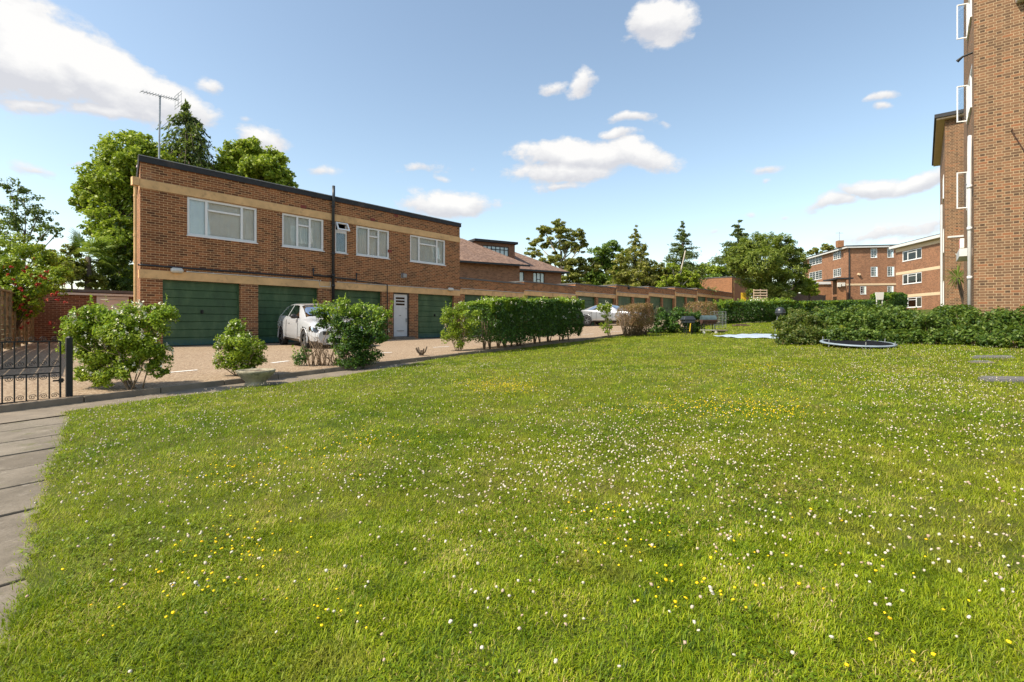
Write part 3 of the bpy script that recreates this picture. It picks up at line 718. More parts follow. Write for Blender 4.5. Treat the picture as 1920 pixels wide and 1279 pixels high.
# --- stepped rows of garages
PX = [X1+.02, 24.1, 29.9, 35.9, 41.9, 47.95, 54.1, 60.4, 66.8]
ZT = [3.08, 3.24, 3.46, 3.70, 3.90, 4.17, 4.38, 4.42]
GL = ['lowest pair of green garages, joined to the two-storey block', 'second pair of green garages from the two-storey block, behind the long hedge',
      'pair of green garages with a drainpipe at its end, behind the silver car', 'pair of green garages with a small floodlight on its parapet',
      'pair of green garages above the brown dried hedge', 'pair of green garages with a drainpipe, above the leafy green bush', 'pair of small far garages next to the last pair', 'last pair of garages, against the tall orange brick wall']
for i in range(8):
    a, b = PX[i], PX[i+1]; z1 = ZT[i]; zb = float(zg((a+b)/2))-.05
    top = z1-.97+.12
    if i == 7: top = 3.55
    g = empty('garage_pair', ((a+b)/2, YF, zb), GL[i], 'garages', 'stepped rows of green garages')
    wd = b-a; dw = (wd-1.05)/2
    hs = [(a+.35, a+.35+dw, zb-.4, top), (b-.35-dw, b-.35, zb-.4, top)]
    w = MB(); wallrect(w, FO, EX, NY, a, b, zb-.6, z1-.06, hs, .2)
    wallrect(w, (a, YF, 0), EY, NX, 0, 5.4, zb-.6, z1-.06); wallrect(w, (b, YF, 0), EY, EX, 0, 5.4, zb-.6, z1-.06); wallrect(w, (0, YF+5.4, 0), EX, EY, a, b, zb-.6, z1-.06)
    w.build('wall', M['brick_front'], g)
    r_ = MB(); r_.box(a-.03, b-.005, YF-.05, YF+5.45, z1-.058, z1+.02); r_.build('coping', M['coping'], g)
    l_ = MB(); l_.box(a+.004, b-.004, YF-.024, YF+.16, top+.005, top+.26); l_.build('lintel', M['beige'], g)
    for h in hs: garage_door(g, FO, EX, NY, h[0], h[1], max(zb, float(zg(h[0]))), top, inset=.15)
    c_ = MB(); c_.tube([(a+.05, YF-.03, top+.30), (b-.02, YF-.03, top+.29)], .013, 6); c_.build('cable_conduit', M['pale_plastic'], g)
    if i in (2, 4, 5):
        c_ = MB(); c_.tube([(b-.10, YF-.07, z1-.15), (b-.10, YF-.07, zb)], .04, 8); c_.build('downpipe', M['beige'], g)
    if i == 3:
        c_ = MB(); x = onY(1178)[1]; c_.box(x-.12, x+.12, YF-.12, YF-.0, z1-.26, z1-.06); c_.box(x-.05, x+.05, YF-.06, YF, z1-.06, z1+.06); c_.build('floodlight', M['black'], g)
# tall orange wall at the end of the garages
ew = empty('brick_outhouse', (71, YF, 1.4), 'tall plain orange brick building at the far end of the garages', 'building')
w = MB(); wallrect(w, (66.85, YF, 0), EY, NX, 0, 9, .8, 6.42); wallrect(w, (0, YF, 0), EX, NY, 66.85, 75.2, .8, 6.42); wallrect(w, (75.2, YF, 0), EY, EX, 0, 9, .8, 6.42)
w.build('wall', M['brick_orange'], ew)
w = MB(); w.box(66.8, 75.3, YF-.05, YF+9, 6.425, 6.52); w.build('roof', M['coping'], ew)
w = MB(); w.tube([(67.3, YF-.08, 1.2), (67.3, YF-.08, 6.2)], .07, 8); w.build('downpipe', M['beige'], ew)

# --- house beyond, tiled roof and dormer
ha = math.radians(-21); HU = np.array([math.cos(ha), math.sin(ha), 0]); HN = np.array([math.sin(ha), -math.cos(ha), 0])
HO = P(990, 604, 50); HO[2] = 0
hs_ = empty('tiled_house', (HO[0], HO[1], .6), 'large house with brown tiled hip roof and wide dormer, seen over the garages', 'house')
def hp(u, d, z): return HO+HU*u+HN*d+UP*z
w = MB(); h1 = [(-2.3, -.45, 4.0, 5.7), (.6, 1.95, 3.8, 5.7)]
wallrect(w, HO, HU, HN, -3, 4.0, 0, 6.0, h1, .12); wallrect(w, hp(4.0, 0, 0), -HN, HU, 0, 9, 0, 5.62)
wallrect(w, hp(0, 3, 0), HU, HN, -14, -2.75, 0, 6.02); wallrect(w, hp(-2.75, 3, 0), -HN, HU, 0, 3, 0, 6.02); wallrect(w, hp(-14, 3, 0), -HN, -HU, 0, 12, 0, 5.7); wallrect(w, hp(0, -9, 0), HU, -HN, -14, 4, 0, 5.6)
w.build('wall', M['brick_far'], hs_)
rf = MB()
def roofq(*pts): rf.add([hp(*p) for p in pts], [tuple(range(len(pts)))])
e = 5.93
A, Bq, C, D = (-14.5, .55, e), (4.6, .55, e), (4.6, -9.6, e), (-14.5, -9.6, e); r1_, r0_ = (-.6, -4.5, 8.75), (-10, -4.5, 8.75)
roofq(A, Bq, r1_, r0_); roofq(Bq, C, r1_); roofq(C, D, r0_, r1_); roofq(D, A, r0_)
ap = (-6.6, -1.0, 8.62); e2_ = 5.95
roofq((-14.6, 3.6, e2_), (-2.1, 3.6, e2_), ap, (-8.5, -1.0, 8.62)); roofq((-2.1, 3.6, e2_), (-2.1, -.4, e2_+.25), (-4.2, -3.4, 8.3), ap); roofq((-14.6, -4, e2_), (-14.6, 3.6, e2_), (-8.5, -1, 8.62))
rf.build('roof', M['tile'], hs_)
w = MB(); w.obox(HO, HU, HN, -2.4, 4.65, .5, .62, e-.16, e-.01); w.obox(hp(0, 0, 0), HU, HN, -14.6, -2.05, 3.55, 3.68, e2_-.16, e2_-.01); w.obox(HO, HU, HN, 4.53, 4.65, -9.6, .49, e-.16, e-.01)
w.build('gutter', M['black_pipe'], hs_)
dw = MB(); hd_ = [(-4.65, -1.85, 7.05, 8.1)]
wallrect(dw, hp(0, -.6, 0), HU, HN, -5.4, -1.15, 6.3, 8.4, hd_, .1); wallrect(dw, hp(-1.15, -.6, 0), -HN, HU, 0, 4.2, 6.4, 8.4); wallrect(dw, hp(-5.4, -.6, 0), -HN, -HU, 0, 4, 6.4, 8.4)
dob = dw.build('dormer', M['brick_dark'], hs_)
w = MB(); w.obox(HO, HU, HN, -5.65, -.95, -5, -.3, 8.402, 8.62); w.build('dormer_roof', M['roof_felt'], dob)
window(dob, hp(0, -.6, 0), HU, HN, -4.65, -1.85, 7.05, 8.1, (.167, .333, .5, .667, .833), transom=[(k, .3) for k in range(6)], mat='black', inset=.03, curtain='net', sill=False, mull=.04)
for h in h1: window(hs_, HO, HU, HN, *h, splits=(.33, .66), transom=[(1, .35)], mat='black', inset=.03, sill=False)

# --- brick shed with white door, fence, gate
ds, xsL = onY(64, BY); _, xsR = onY(253, BY)
sh = empty('brick_shed', ((xsL+xsR)/2, BY, 0), 'low dark red brick wall with white door beside the two-storey block', 'shed')
xa, xb = onY(181, BY)[1], onY(241, BY)[1]; zt = onYz(200, 556, BY)[1]; ztop = onYz(180, 545, BY)[1]
w = MB(); wallrect(w, (0, BY, 0), EX, NY, xsL, xsR+.3, -.3, ztop-.08, [(xa, xb, -.3, zt)], .1); wallrect(w, (xsL, BY, 0), EY, NX, 0, 4, -.3, ztop-.08); w.build('wall', M['brick_dark'], sh)
w = MB(); w.box(xsL-.05, xsR+.25, BY-.07, BY+4, ztop-.078, ztop+.03); w.build('coping', M['coping'], sh)
w = MB(); w.box(xsL+.6, xsR+.2, BY-.12, BY-.02, ztop-.2, ztop-.12); w.build('gutter', M['pale_plastic'], sh)
w = MB(); w.box(xa, xa+.12, BY-.02, BY+.06, 0, zt); w.box(xb-.12, xb, BY-.02, BY+.06, 0, zt); w.box(xa+.12, xb-.12, BY-.02, BY+.06, zt-.12, zt); w.build('door_frame', M['white_paint'], sh)
w = MB(); w.box(xa+.13, xb-.13, BY+.02, BY+.05, 0, zt-.13); w.box(xa+.25, xb-.25, BY+.008, BY+.02, 1.0, zt-.25); w.build('door', plain('pinkish_white_door', (.70, .62, .56), .6, var=.05), sh)
# fence
fa = np.array([.55, 12.6, 0]); fb = np.array([xsL-.05, BY, 0]); fl = np.linalg.norm(fb-fa); fe = (fb-fa)/fl; fn = np.array([fe[1], -fe[0], 0])
fc = empty('panel_fence', fa, 'weathered tan timber panel fence with upright battens, under the red roses', 'fence')
npn = 7; pl = fl/npn; fz = -.05
for k in range(npn):
    u0, u1 = k*pl, (k+1)*pl
    d = MB()
    for j in range(12): 
        z = fz+.12+j*.13; d.obox(fa, fe, fn, u0+.06, u1-.06, -.03+.018*(j % 2), -.012+.018*(j % 2), z, z+.118)
    p_ = d.build('panel', M['fence_wood'], fc)
    d = MB()
    for j in range(3): u = u0+.1+(u1-u0-.2)*j/2; d.obox(fa, fe, fn, u-.022, u+.022, .005, .045, fz+.1, fz+1.66)
    d.obox(fa, fe, fn, u0+.05, u1-.05, -.03, .05, fz+1.66, fz+1.70)
    d.build('batten', M['fence_wood'], p_)
for k in range(npn+1):
    d = MB(); d.obox(fa, fe, fn, k*pl-.05, k*pl+.05, -.05, .055, fz-.2, fz+1.74); d.build('post', M['fence_wood'], fc)
# iron gate and post
gp = G(131, 754); gp[1] = YK+.2; zgt = float(zl(gp[0]))
gx1 = onY(113, gp[1])[1]; gx0 = gx1-1.15
po = MB(); po.box(gp[0]-.036, gp[0]+.036, gp[1]-.036, gp[1]+.036, zgt-.1, zgt+.9); po.tube([(gp[0], gp[1], zgt+.9), (gp[0], gp[1], zgt+.925)], [.045, .012], 4)
tag(po.build('gate_post', M['black'], bevel=.006), 'square black post between the iron gate and the flowering shrub', 'post')
gt = empty('iron_gate', ((gx0+gx1)/2, gp[1], zgt), 'low black wrought iron gate with upright bars and scrolls', 'gate')
zb = zgt+.06; zt_ = zgt+.86
d = MB(); y_ = gp[1]
for z in (zb, zb+.36, zb+.45, zt_): d.box(gx0, gx1, y_-.009, y_+.009, z-.008, z+.008)
d.box(gx0-.012, gx0+.012, y_-.012, y_+.012, zb, zt_); d.box(gx1-.010, gx1+.010, y_-.012, y_+.012, zb-.0, zt_)
d.build('gate_frame', M['black'], gt)
nb = 10
for k in range(1, nb):
    u = gx0+(gx1-gx0)*k/nb; d = MB(); d.tube([(u, y_, zb), (u, y_, zb+.36)], .0095, 6); d.tube([(u, y_, zb+.45), (u, y_, zt_)], .0095, 6); d.build('bar', M['black'], gt)
for k in range(nb):
    u = gx0+(gx1-gx0)*(k+.5)/nb; s = (gx1-gx0)/nb*.40; d = MB()
    for (zc, sg, sz) in ((zb+.05, 1, 1), (zb+.31, -1, 1), (zb+.50, 1, 1), (zt_+.03, 1, 1)):
        pts = []
        for i in range(22):
            q = i/21*3.6*math.pi; rr = s*(1-i/24)
            pts.append((u+(1 if k % 2 else -1)*rr*math.cos(q)*.9, y_, zc+sg*rr*math.sin(q)*.8))
        d = MB(); d.tube(pts, .0042, 5); d.build('scroll', M['black'], gt)
d = MB(); d.box(gx1-.08, gp[0]-.055, y_-.02, y_-.008, zb+.24, zb+.262); d.box(gx1-.02, gx1+.03, y_-.028, y_-.008, zb+.22, zb+.28); d.build('latch', M['black'], gt)

# --- tall block on the right
tw = empty('apartment_block', (19.25, -3, .3), 'tall tan brick apartment block corner rising out of the frame, with open white windows', 'building')
TX, TY, TH = 19.25, -1.12, 14.0
w = MB(); wl = [(.75, 2.35, 9.75, 10.95), (.75, 2.35, 7.1, 8.35), (.75, 2.35, 4.35, 5.6), (1.1, 2.1, .5, 2.65)]
wallrect(w, (TX, TY, 0), -EY, NX, 0, 14, -.2, TH); wallrect(w, (TX, TY, 0), EX, EY, 0, 4.6, -.2, TH, wl, .12); wallrect(w, (TX+4.6, TY, 0), -EY, EX, 0, 14, -.2, TH)
w.build('wall', M['brick_tower'], tw)
w = MB(); w.box(TX-.4, TX+5, TY-14, TY+.4, TH+.002, TH+.25); w.build('roof', M['white_paint'], tw)
TO = np.array([TX, TY, 0.0])
for k, h in enumerate(wl[:3]):
    wi = window(tw, TO, EX, EY, *h, splits=(.5,), curtain='net', inset=.0)
    # outward opened casement, hinged on the far jamb
    aq = [1.32, 1.28, 1.3][k]; hx = TX+h[1]-.02; hz0, hz1 = h[2]+.05, h[3]-.05
    se = np.array([-math.cos(aq), math.sin(aq), 0]); sn_ = np.array([math.sin(aq), math.cos(aq), 0]); o_ = np.array([hx, TY+.01, 0])
    d = MB(); W_ = .27
    for (u0, u1, z0, z1) in ((0, .025, hz0, hz1), (W_-.025, W_, hz0, hz1), (.025, W_-.025, hz0, hz0+.03), (.025, W_-.025, hz1-.03, hz1)): d.obox(o_, se, sn_, u0, u1, 0, .04, z0, z1)
    oc = d.build('open_casement', M['white'], wi)
    d = MB(); d.obox(o_, se, sn_, .04, W_-.04, .016, .024, hz0+.04, hz1-.04); d.build('casement_pane', M['glass'], oc)
h = wl[3]; d = MB(); d.obox(TO, EX, EY, h[0], h[1], -.1, -.03, h[2], h[3]); d.build('side_door', M['white_paint'], tw)
d = MB(); d.obox(TO, EX, EY, .7, 2.4, 0, .28, 2.72, 2.95); d.build('door_canopy', M['white_paint'], tw)
d = MB(); x = TX+.22
d.tube([(x+.25, TY+.06, 6.15), (x, TY+.08, 5.6), (x, TY+.08, .0)], .05, 12)
for z in (.9, 2.0, 3.4, 4.6): d.tube([(x, TY+.08, z), (x, TY+.08, z+.09)], .062, 12)
d.tube([(x, TY+.08, 4.75), (x+.7, TY+.08, 4.85)], .04, 8); d.tube([(x, TY+.08, .95), (x+.9, TY+.08, 1.02)], .04, 8); d.build('waste_pipe', M['white_paint'], tw, True)
d = MB(); q = P(1808, 457, 17.6); d.box(q[0]-.14, q[0]+.14, TY, TY+.12, q[2]-.17, q[2]+.17); al = d.build('alarm_box', M['white'], tw, bevel=.02); al['label'] = 'red and white alarm box'
d = MB(); d.box(q[0]-.06, q[0]+.147, TY-.0, TY+.126, q[2]-.172, q[2]+.172); d.build('red_cover', M['red'], al, bevel=.02)
d = MB(); q = P(1806, 478, 17.6); d.tube([(q[0], TY, q[2]), (q[0], TY+.16, q[2]), (q[0], TY+.2, q[2]-.02)], [.04, .05, .09], 10); d.build('wall_lamp', M['pale_plastic'], tw)
d = MB(); q = P(1818, 100, 14.6); d.tube([(q[0], TY, q[2]), (q[0], TY+.22, q[2]-.05), (q[0]+.05, TY+.34, q[2]-.13)], [.03, .03, .05], 8); d.build('bracket_lamp', M['black'], tw)
# white sill high up on the near face
a_, b_ = ray(1904); dd = TX/a_; yy = b_*dd; zz = .78+(604-8)/F*dd
d = MB(); d.box(TX-.22, TX-.002, yy-1.6, yy, zz, zz+.14); d.build('ledge', M['white_paint'], tw, bevel=.03)
a_, b_ = ray(1896); dd = TX/a_; yy = b_*dd; zz = .78+(604-246)/F*dd
d = MB(); d.tube([(TX, yy, zz), (TX-.10, yy-.02, zz+.02)], .018, 6); d.tube([(TX-.05, yy, zz), (TX-.05, yy-.34, zz-.82)], .010, 6); d.build('slanting_rod', M['rust'], tw)  # short stub with a thin rod slanting down across the wall
# far wing of the same estate
fwg = empty('apartment_wing', (33, -3, .7), 'brick wing with overhanging flat roof, rising behind the near tower corner', 'building')
w = MB(); WX, WY = 32.9, -.85; ww_ = [(1.5, 2.6, 7.2, 8.4), (1.5, 2.6, 4.4, 5.6), (1.5, 2.6, 1.7, 2.9)]
wallrect(w, (WX, WY, 0), -EY, NX, 0, 12, .2, 10.75); wallrect(w, (WX, WY, 0), EX, EY, 0, 9, .2, 10.75, ww_, .1); w.build('wall', M['brick_tower'], fwg)
w = MB(); w.box(WX-.25, WX+9.4, WY-12, WY+.32, 10.752, 10.84); w.build('soffit', M['cream'], fwg)
w = MB(); w.box(WX-.32, WX+9.5, WY-12, WY+.40, 10.842, 11.02); w.build('roof', M['roof_felt'], fwg)
for h in ww_: window(fwg, (WX, WY, 0), EX, EY, *h, splits=(.5,), inset=-.02, curtain='room')
w = MB(); w.tube([(WX+.05, WY+.12, .5), (WX+.05, WY+.12, 6.6)], .05, 8); w.box(WX-.03, WX, WY-6, WY-.1, 4.92, 5.0); w.build('downpipe', M['white_paint'], fwg)
w = MB(); w.tube([(WX, WY-1.0, 5.4), (WX-.12, WY-1.0, 5.42), (WX-.3, WY-.75, 5.4)], [.06, .07, .045], 8); w.build('wall_camera', M['black'], fwg)
# pale-banded three-storey flats
wa = math.radians(30.5); WU = np.array([math.cos(wa), math.sin(wa), 0]); WN = np.array([-math.sin(wa), math.cos(wa), 0])
if np.dot(WN, P(1680, 604, 64)-CAM) > 0: WN = -WN
# far end at px 1680, near end hidden
wo = P(1680, 604, 64); wo[2] = 0
fl_ = empty('banded_flats', (wo[0], wo[1], 2.2), 'three-storey brick flats with cream bands and white windows', 'building')
fa_, fb_ = wo, None
def wu(px):     # distance along the front for a picture column
    a, b = ray(px); t = np.linalg.solve(np.array([[WU[0], -a], [WU[1], -b]]), -wo[:2]); return t[0], t[1]
uw0, uw1 = wu(1692)[0], wu(1728)[0]; uend = wu(1790)[0]
zz = lambda px, py: .78+(HY-py)/F*wu(px)[1]
lv = [(zz(1692, 578), zz(1692, 558)), (zz(1692, 535), zz(1692, 514)), (zz(1692, 492), zz(1692, 471))]
lv = [(.5*(a+b)-.62, .5*(a+b)+.62) for a, b in lv]
sgn = np.sign(uend); U = lambda u: u*sgn
WU2 = WU*sgn
hs2 = [(abs(uw0), abs(uw1), a, b) for a, b in lv]
zt_w = lv[2][1]+.55
w = MB(); wallrect(w, wo, WU2, WN, 0, abs(uend), 1.0, zt_w, hs2, .1); wallrect(w, wo, -WN, -WU2, 0, 8, 1.0, zt_w); w.build('wall', M['brick_far'], fl_)
w = MB()
for (a, b) in ((lv[0][1]+.02, lv[0][1]+.36), (lv[1][1]+.02, lv[1][1]+.36)): w.obox(wo, WU2, WN, 0, abs(uend), -.03, .02, a, b)
w.obox(wo, WU2, WN, 0, abs(uend), -.03, .03, zt_w-.5, zt_w-.02); w.build('band', M['cream'], fl_)
w = MB(); w.obox(wo, WU2, WN, -.5, abs(uend)+1, -8, .55, zt_w+.002, zt_w+.32); rfl = w.build('roof', M['white_paint'], fl_)
w = MB(); w.obox(wo, WU2, WN, -.5, abs(uend)+1, -8, .5, zt_w+.322, zt_w+.40); w.build('roof_felt', M['roof_felt'], rfl)
for h in hs2: window(fl_, wo, WU2, WN, *h, splits=(.28, .72), transom=[(1, .25)], inset=.02, curtain='net', fr=.09, mull=.09)
for px in (1768, 1774):
    u = abs(wu(px)[0]); w = MB(); w.tube([wo+WU2*u+WN*.12+UP*1.5, wo+WU2*u+WN*.12+UP*(lv[2][0]+.1 if px == 1768 else zt_w)], .06, 8); w.build('downpipe', M['cream' if px == 1768 else 'white_paint'], fl_)
u = abs(wu(1768)[0]); w = MB(); w.obox(wo, WU2, WN, u-1, u+.6, -5, -4, zt_w+.4, zt_w+1.5); w.build('chimney', M['brick_far'], fl_)
# brick flats behind, seen square on
fn_ = math.radians(-59.5); BU = np.array([math.cos(fn_), math.sin(fn_), 0]); BN = np.array([-math.cos(wa), -math.sin(wa), 0])
bo = P(1590, 604, 75); bo[2] = 0
bf = empty('brick_flats', (bo[0], bo[1], 3), 'brown brick three-storey flats with small-paned white windows and a chimney', 'building')
s75 = 75/F
def bz(py): return .78+(HY-py)*s75
def bu(px): return (px-1590)*s75*1.0
front = [(1629, 1640, 467, 484), (1657, 1668, 467, 484), (1629, 1641, 501, 519), (1657, 1669, 501, 519), (1611, 1621.5, 537, 552), (1657, 1668, 537, 552)]
fh = [(bu(a), bu(b), bz(d), bz(c)) for a, b, c, d in front]
zt_b = bz(465.5)
w = MB(); wallrect(w, bo, BU, BN, 0, 9.5, 1.5, zt_b, fh, .1)
LU = np.array([math.cos(wa), math.sin(wa), 0]); LN = np.array([-math.sin(wa), math.cos(wa), 0])
def lu(px):
    a, b = ray(px); t = np.linalg.solve(np.array([[LU[0], -a], [LU[1], -b]]), -bo[:2]); return t[0], t[1]
def lzz(px, py): return .78+(HY-py)/F*lu(px)[1]
left = [(1517, 1541, 479, 496), (1562, 1577, 470, 486), (1517, 1541, 509, 525), (1562, 1577, 504, 519)]
lh = []
for a, b, c, d_ in left:
    ua, ub = sorted((lu(a)[0], lu(b)[0])); lh.append((ua, ub, lzz((a+b)/2, d_), lzz((a+b)/2, c)))
uL = lu(1505)[0]
wallrect(w, bo, LU, LN, 0, uL, 1.5, zt_b, lh, .1); w.build('wall', M['brick_far'], bf)
w = MB(); w.obox(bo, BU, BN, -.4, 10, -.1, .4, zt_b+.002, zt_b+.25); w.obox(bo, LU, LN, .11, uL+.4, .0, .4, zt_b+.002, zt_b+.25); w.build('fascia', M['white_paint'], bf)
w = MB(); rc = [bo+BU*-.45+BN*.45, bo+BU*10+BN*.45, bo+BU*10+LU*uL, bo+BU*-.45+LU*(uL+.4)]
w.add([p+UP*(zt_b+.252) for p in rc]+[p+UP*(zt_b+.36) for p in rc], [(0, 1, 5, 4), (1, 2, 6, 5), (2, 3, 7, 6), (3, 0, 4, 7), (4, 5, 6, 7), (3, 2, 1, 0)]); w.build('roof', M['roof_felt'], bf)
for h in fh: window(bf, bo, BU, BN, *h, bars=(2, 4), inset=.02, curtain='room', fr=.07)
for h in lh: window(bf, bo, LU, LN, *h, splits=(.5,), bars=(2, 4), inset=.02, curtain='room', fr=.07)
w = MB(); w.obox(bo, BU, BN, bu(1567), 9.5, -.02, .05, bz(535.5), bz(532)); w.build('band', M['cream'], bf)
q = bo+BU*bu(1582)+LU*1.2; w = MB(); w.obox(q, BU, BN, -.35, .45, -.4, .4, zt_b+.3, bz(449)); w.build('chimney', M['brick_orange'], bf)
w = MB(); w.tube([q+UP*bz(449), q+UP*bz(432)], .03, 5); w.tube([q+UP*bz(434)-BU*.5, q+UP*bz(434.5)+BU*.5], .02, 4); w.build('roof_aerial', M['grey_metal'], bf)
w = MB(); w.tube([bo+BU*.12+BN*.1+UP*2, bo+BU*.12+BN*.1+UP*zt_b], .07, 6); w.build('downpipe', M['black_pipe'], bf)
w = MB(); c_ = bo+BU*bu(1608)+BN*.1+UP*bz(515); w.tube([c_-BN*.1, c_+BN*.2], [.2, .16], 10); w.build('wall_lamp', M['cream'], bf)
# annex in front
an = empty('brick_annex', bo+BN*5+BU*bu(1560), 'single-storey brick annex with flat roof and vent boxes, in front of the brown flats', 'building')
ao = bo+BN*4.0; w = MB(); zt_a = .78+(HY-523)*71/F
wallrect(w, ao, BU, BN, bu(1548), bu(1563.5), 1.5, zt_a); wallrect(w, ao+BU*bu(1563.5), -BN, BU, 0, 4, 1.5, zt_a); wallrect(w, ao+BN*-1.5, BU, BN, bu(1505), bu(1548), 1.5, zt_a-.6); w.build('wall', M['brick_orange'], an)
w = MB(); w.obox(ao, BU, BN, bu(1546), bu(1574), -3.9, .25, zt_a+.002, zt_a+.2); w.build('roof', M['roof_felt'], an)
w = MB(); w.obox(ao, BU, BN, bu(1508), bu(1545.5), -3, -1.3, zt_a-.6, zt_a-.25); w.build('fascia', M['white_paint'], an)
w = MB(); w.obox(ao, BU, BN, bu(1548.5), bu(1553), .0, .35, zt_a-1.1, zt_a-.5); w.obox(ao, BU, BN, bu(1555), bu(1560), .0, .3, zt_a-1.0, zt_a-.5); w.build('vent_box', M['pale_plastic'], an)

# ------------------------------------------------------------------ plants
def unit(n):
    v = R.normal(0, 1, (n, 3)); return v/np.linalg.norm(v, axis=1)[:, None]
def leafquads(C, size, out=None, up=.5, aspect=.55, droop=0.0, along=None):
    """rhombic leaves at points C"""
    n = len(C); size = size*.88; nrm = unit(n)+np.array([0, 0, up])
    if out is not None: nrm += out*.7
    nrm /= np.linalg.norm(nrm, axis=1)[:, None]
    t = unit(n) if along is None else along+unit(n)*.45
    t -= np.array([0, 0, droop])
    t -= nrm*(t*nrm).sum(1)[:, None]; t /= np.linalg.norm(t, axis=1)[:, None]+1e-9
    s = np.cross(nrm, t); L = (size*(.6+.8*R.random(n)))[:, None]
    V = np.stack([C-t*L*.5, C+s*L*aspect*.5+nrm*L*.06, C+t*L*.5-nrm*L*.05, C-s*L*aspect*.5+nrm*L*.06], 1)
    return V.reshape(-1, 3), np.arange(n*4).reshape(-1, 4)
def leafmesh(name, parts, mat, parent):
    V = np.concatenate([p[0] for p in parts]); off = 0; Fs = []
    for p in parts: Fs.append(p[1]+off); off += len(p[0])
    return link(name, npmesh(name, V, np.concatenate(Fs)), mat, parent)
def crown_pts(blobs, n, sub=14, sig=.26, fill=.25, squash=1.0):
    """points bunched into clumps on and inside a set of balls [(centre, radius)]"""
    n = int(n*2.0); sig = sig*1.5; sub = int(sub*1.4)
    w = np.array([b[1]**2.2 for b in blobs]); ct = np.maximum(3, (n*w/w.sum()).astype(int)); P_, O_ = [], []
    for (c, r), k in zip(blobs, ct):
        m = max(4, int(sub*(.7+.6*R.random()))); dirs = unit(m); rr = r*np.where(R.random(m) < fill, R.random(m)*.7, .72+.3*R.random(m))
        cc = np.asarray(c)+dirs*rr[:, None]*np.array([1, 1, squash]); wgt = .5+R.random(m); wgt /= wgt.sum()
        idx = R.choice(m, k, p=wgt); s = r*sig*(.7+.6*R.random(m))
        q = cc[idx]+unit(k)*(s[idx]*R.random(k)**.5)[:, None]*np.array([1, 1, .8*squash])
        P_.append(q); o = q-np.asarray(c); O_.append(o/(np.linalg.norm(o, axis=1)[:, None]+1e-6))
    return np.concatenate(P_), np.concatenate(O_)
def blobs_at(lst, d, dj=.6):
    out = []
    for b in lst:
        r = b[2]*d/F; c = P(b[0], b[1], d+(b[3] if len(b) > 3 else R.normal(0, 1)*r*dj)); out.append((c, r))
    return out
def limbs(base, top, blobs, r0, mat, parent, name='trunk', n=10, wob=.06, r1=.35):
    t = MB(); base = np.asarray(base, float); top = np.asarray(top, float); L = np.linalg.norm(top-base)
    pts = []
    for i in range(9):
        f = i/8; pts.append(base+(top-base)*f+np.array([R.normal(0, wob), R.normal(0, wob), 0])*L*.12*math.sin(f*math.pi))
    t.tube(pts, [r0*(1-(1-r1)*i/8) for i in range(9)], n)
    for (c, r) in blobs:
        f = min(.95, max(.25, (c[2]-base[2])/max(.1, (top[2]-base[2]))-.25-.2*R.random())); i = f*8; i0 = int(i); s = pts[i0]+(pts[min(8, i0+1)]-pts[i0])*(i-i0)
        m = (s+c)/2+np.array([0, 0, r*.15])+R.normal(0, .08, 3)*r
        rb = r0*(1-.65*f)*.5; t.tube([s, m, np.asarray(c)], [rb, rb*.7, rb*.3], 6)
        for _ in range(4):
            e_ = np.asarray(c)+unit(1)[0]*r*.85; t.tube([m+(np.asarray(c)-m)*R.random(), (np.asarray(c)+e_)/2, e_], [rb*.4, rb*.25, rb*.1], 5)
    return t.build(name, mat, parent, True)
def zter(p): return float(zground(np.array([p[0]]), np.array([p[1]]))[0])
GREENS = {
 'bright': [(.11, .18, .012), (.21, .29, .018), (.31, .38, .03), (.42, .46, .06)],
 'mid': [(.045, .10, .014), (.09, .165, .02), (.15, .23, .03), (.22, .29, .05)],
 'dark': [(.03, .06, .012), (.06, .10, .018), (.10, .15, .026), (.15, .19, .04)],
 'olive': [(.10, .12, .02), (.18, .19, .03), (.26, .255, .045), (.35, .31, .07)],
 'conifer': [(.035, .065, .02), (.07, .11, .03), (.12, .165, .045), (.20, .22, .07)],
 'privet': [(.07, .125, .008), (.15, .235, .012), (.26, .35, .018), (.40, .45, .045)],
 'fresh': [(.11, .20, .012), (.19, .31, .018), (.28, .40, .03), (.38, .46, .06)],  # paler green for top shoots, sunlit brightness put into the colour
 'hedge': [(.014, .042, .007), (.028, .075, .010), (.055, .13, .014), (.11, .20, .022)],
 'pine': [(.06, .10, .016), (.125, .175, .024), (.205, .26, .036), (.29, .32, .06)],
 'shrub': [(.025, .06, .010), (.06, .115, .016), (.11, .18, .024), (.20, .26, .055)],
 'bronze': [(.03, .06, .010), (.065, .105, .016), (.12, .16, .025), (.22, .20, .06)],
 'dry': [(.13, .055, .025), (.22, .10, .045), (.28, .16, .08), (.34, .25, .14)],
}
for k, v in GREENS.items(): M['leaf_'+k] = leafmat('leaf_'+k, v, {'bright': .42, 'privet': .36, 'fresh': .38, 'hedge': .18}.get(k, .36))
M['bloom_white'] = petalmat('cream_blossom', [(.60, .58, .40), (.72, .70, .54), (.78, .76, .62)])
M['bloom_red'] = petalmat('red_rose', [(.22, .006, .008), (.36, .014, .016), (.48, .06, .04), (.50, .15, .08)])
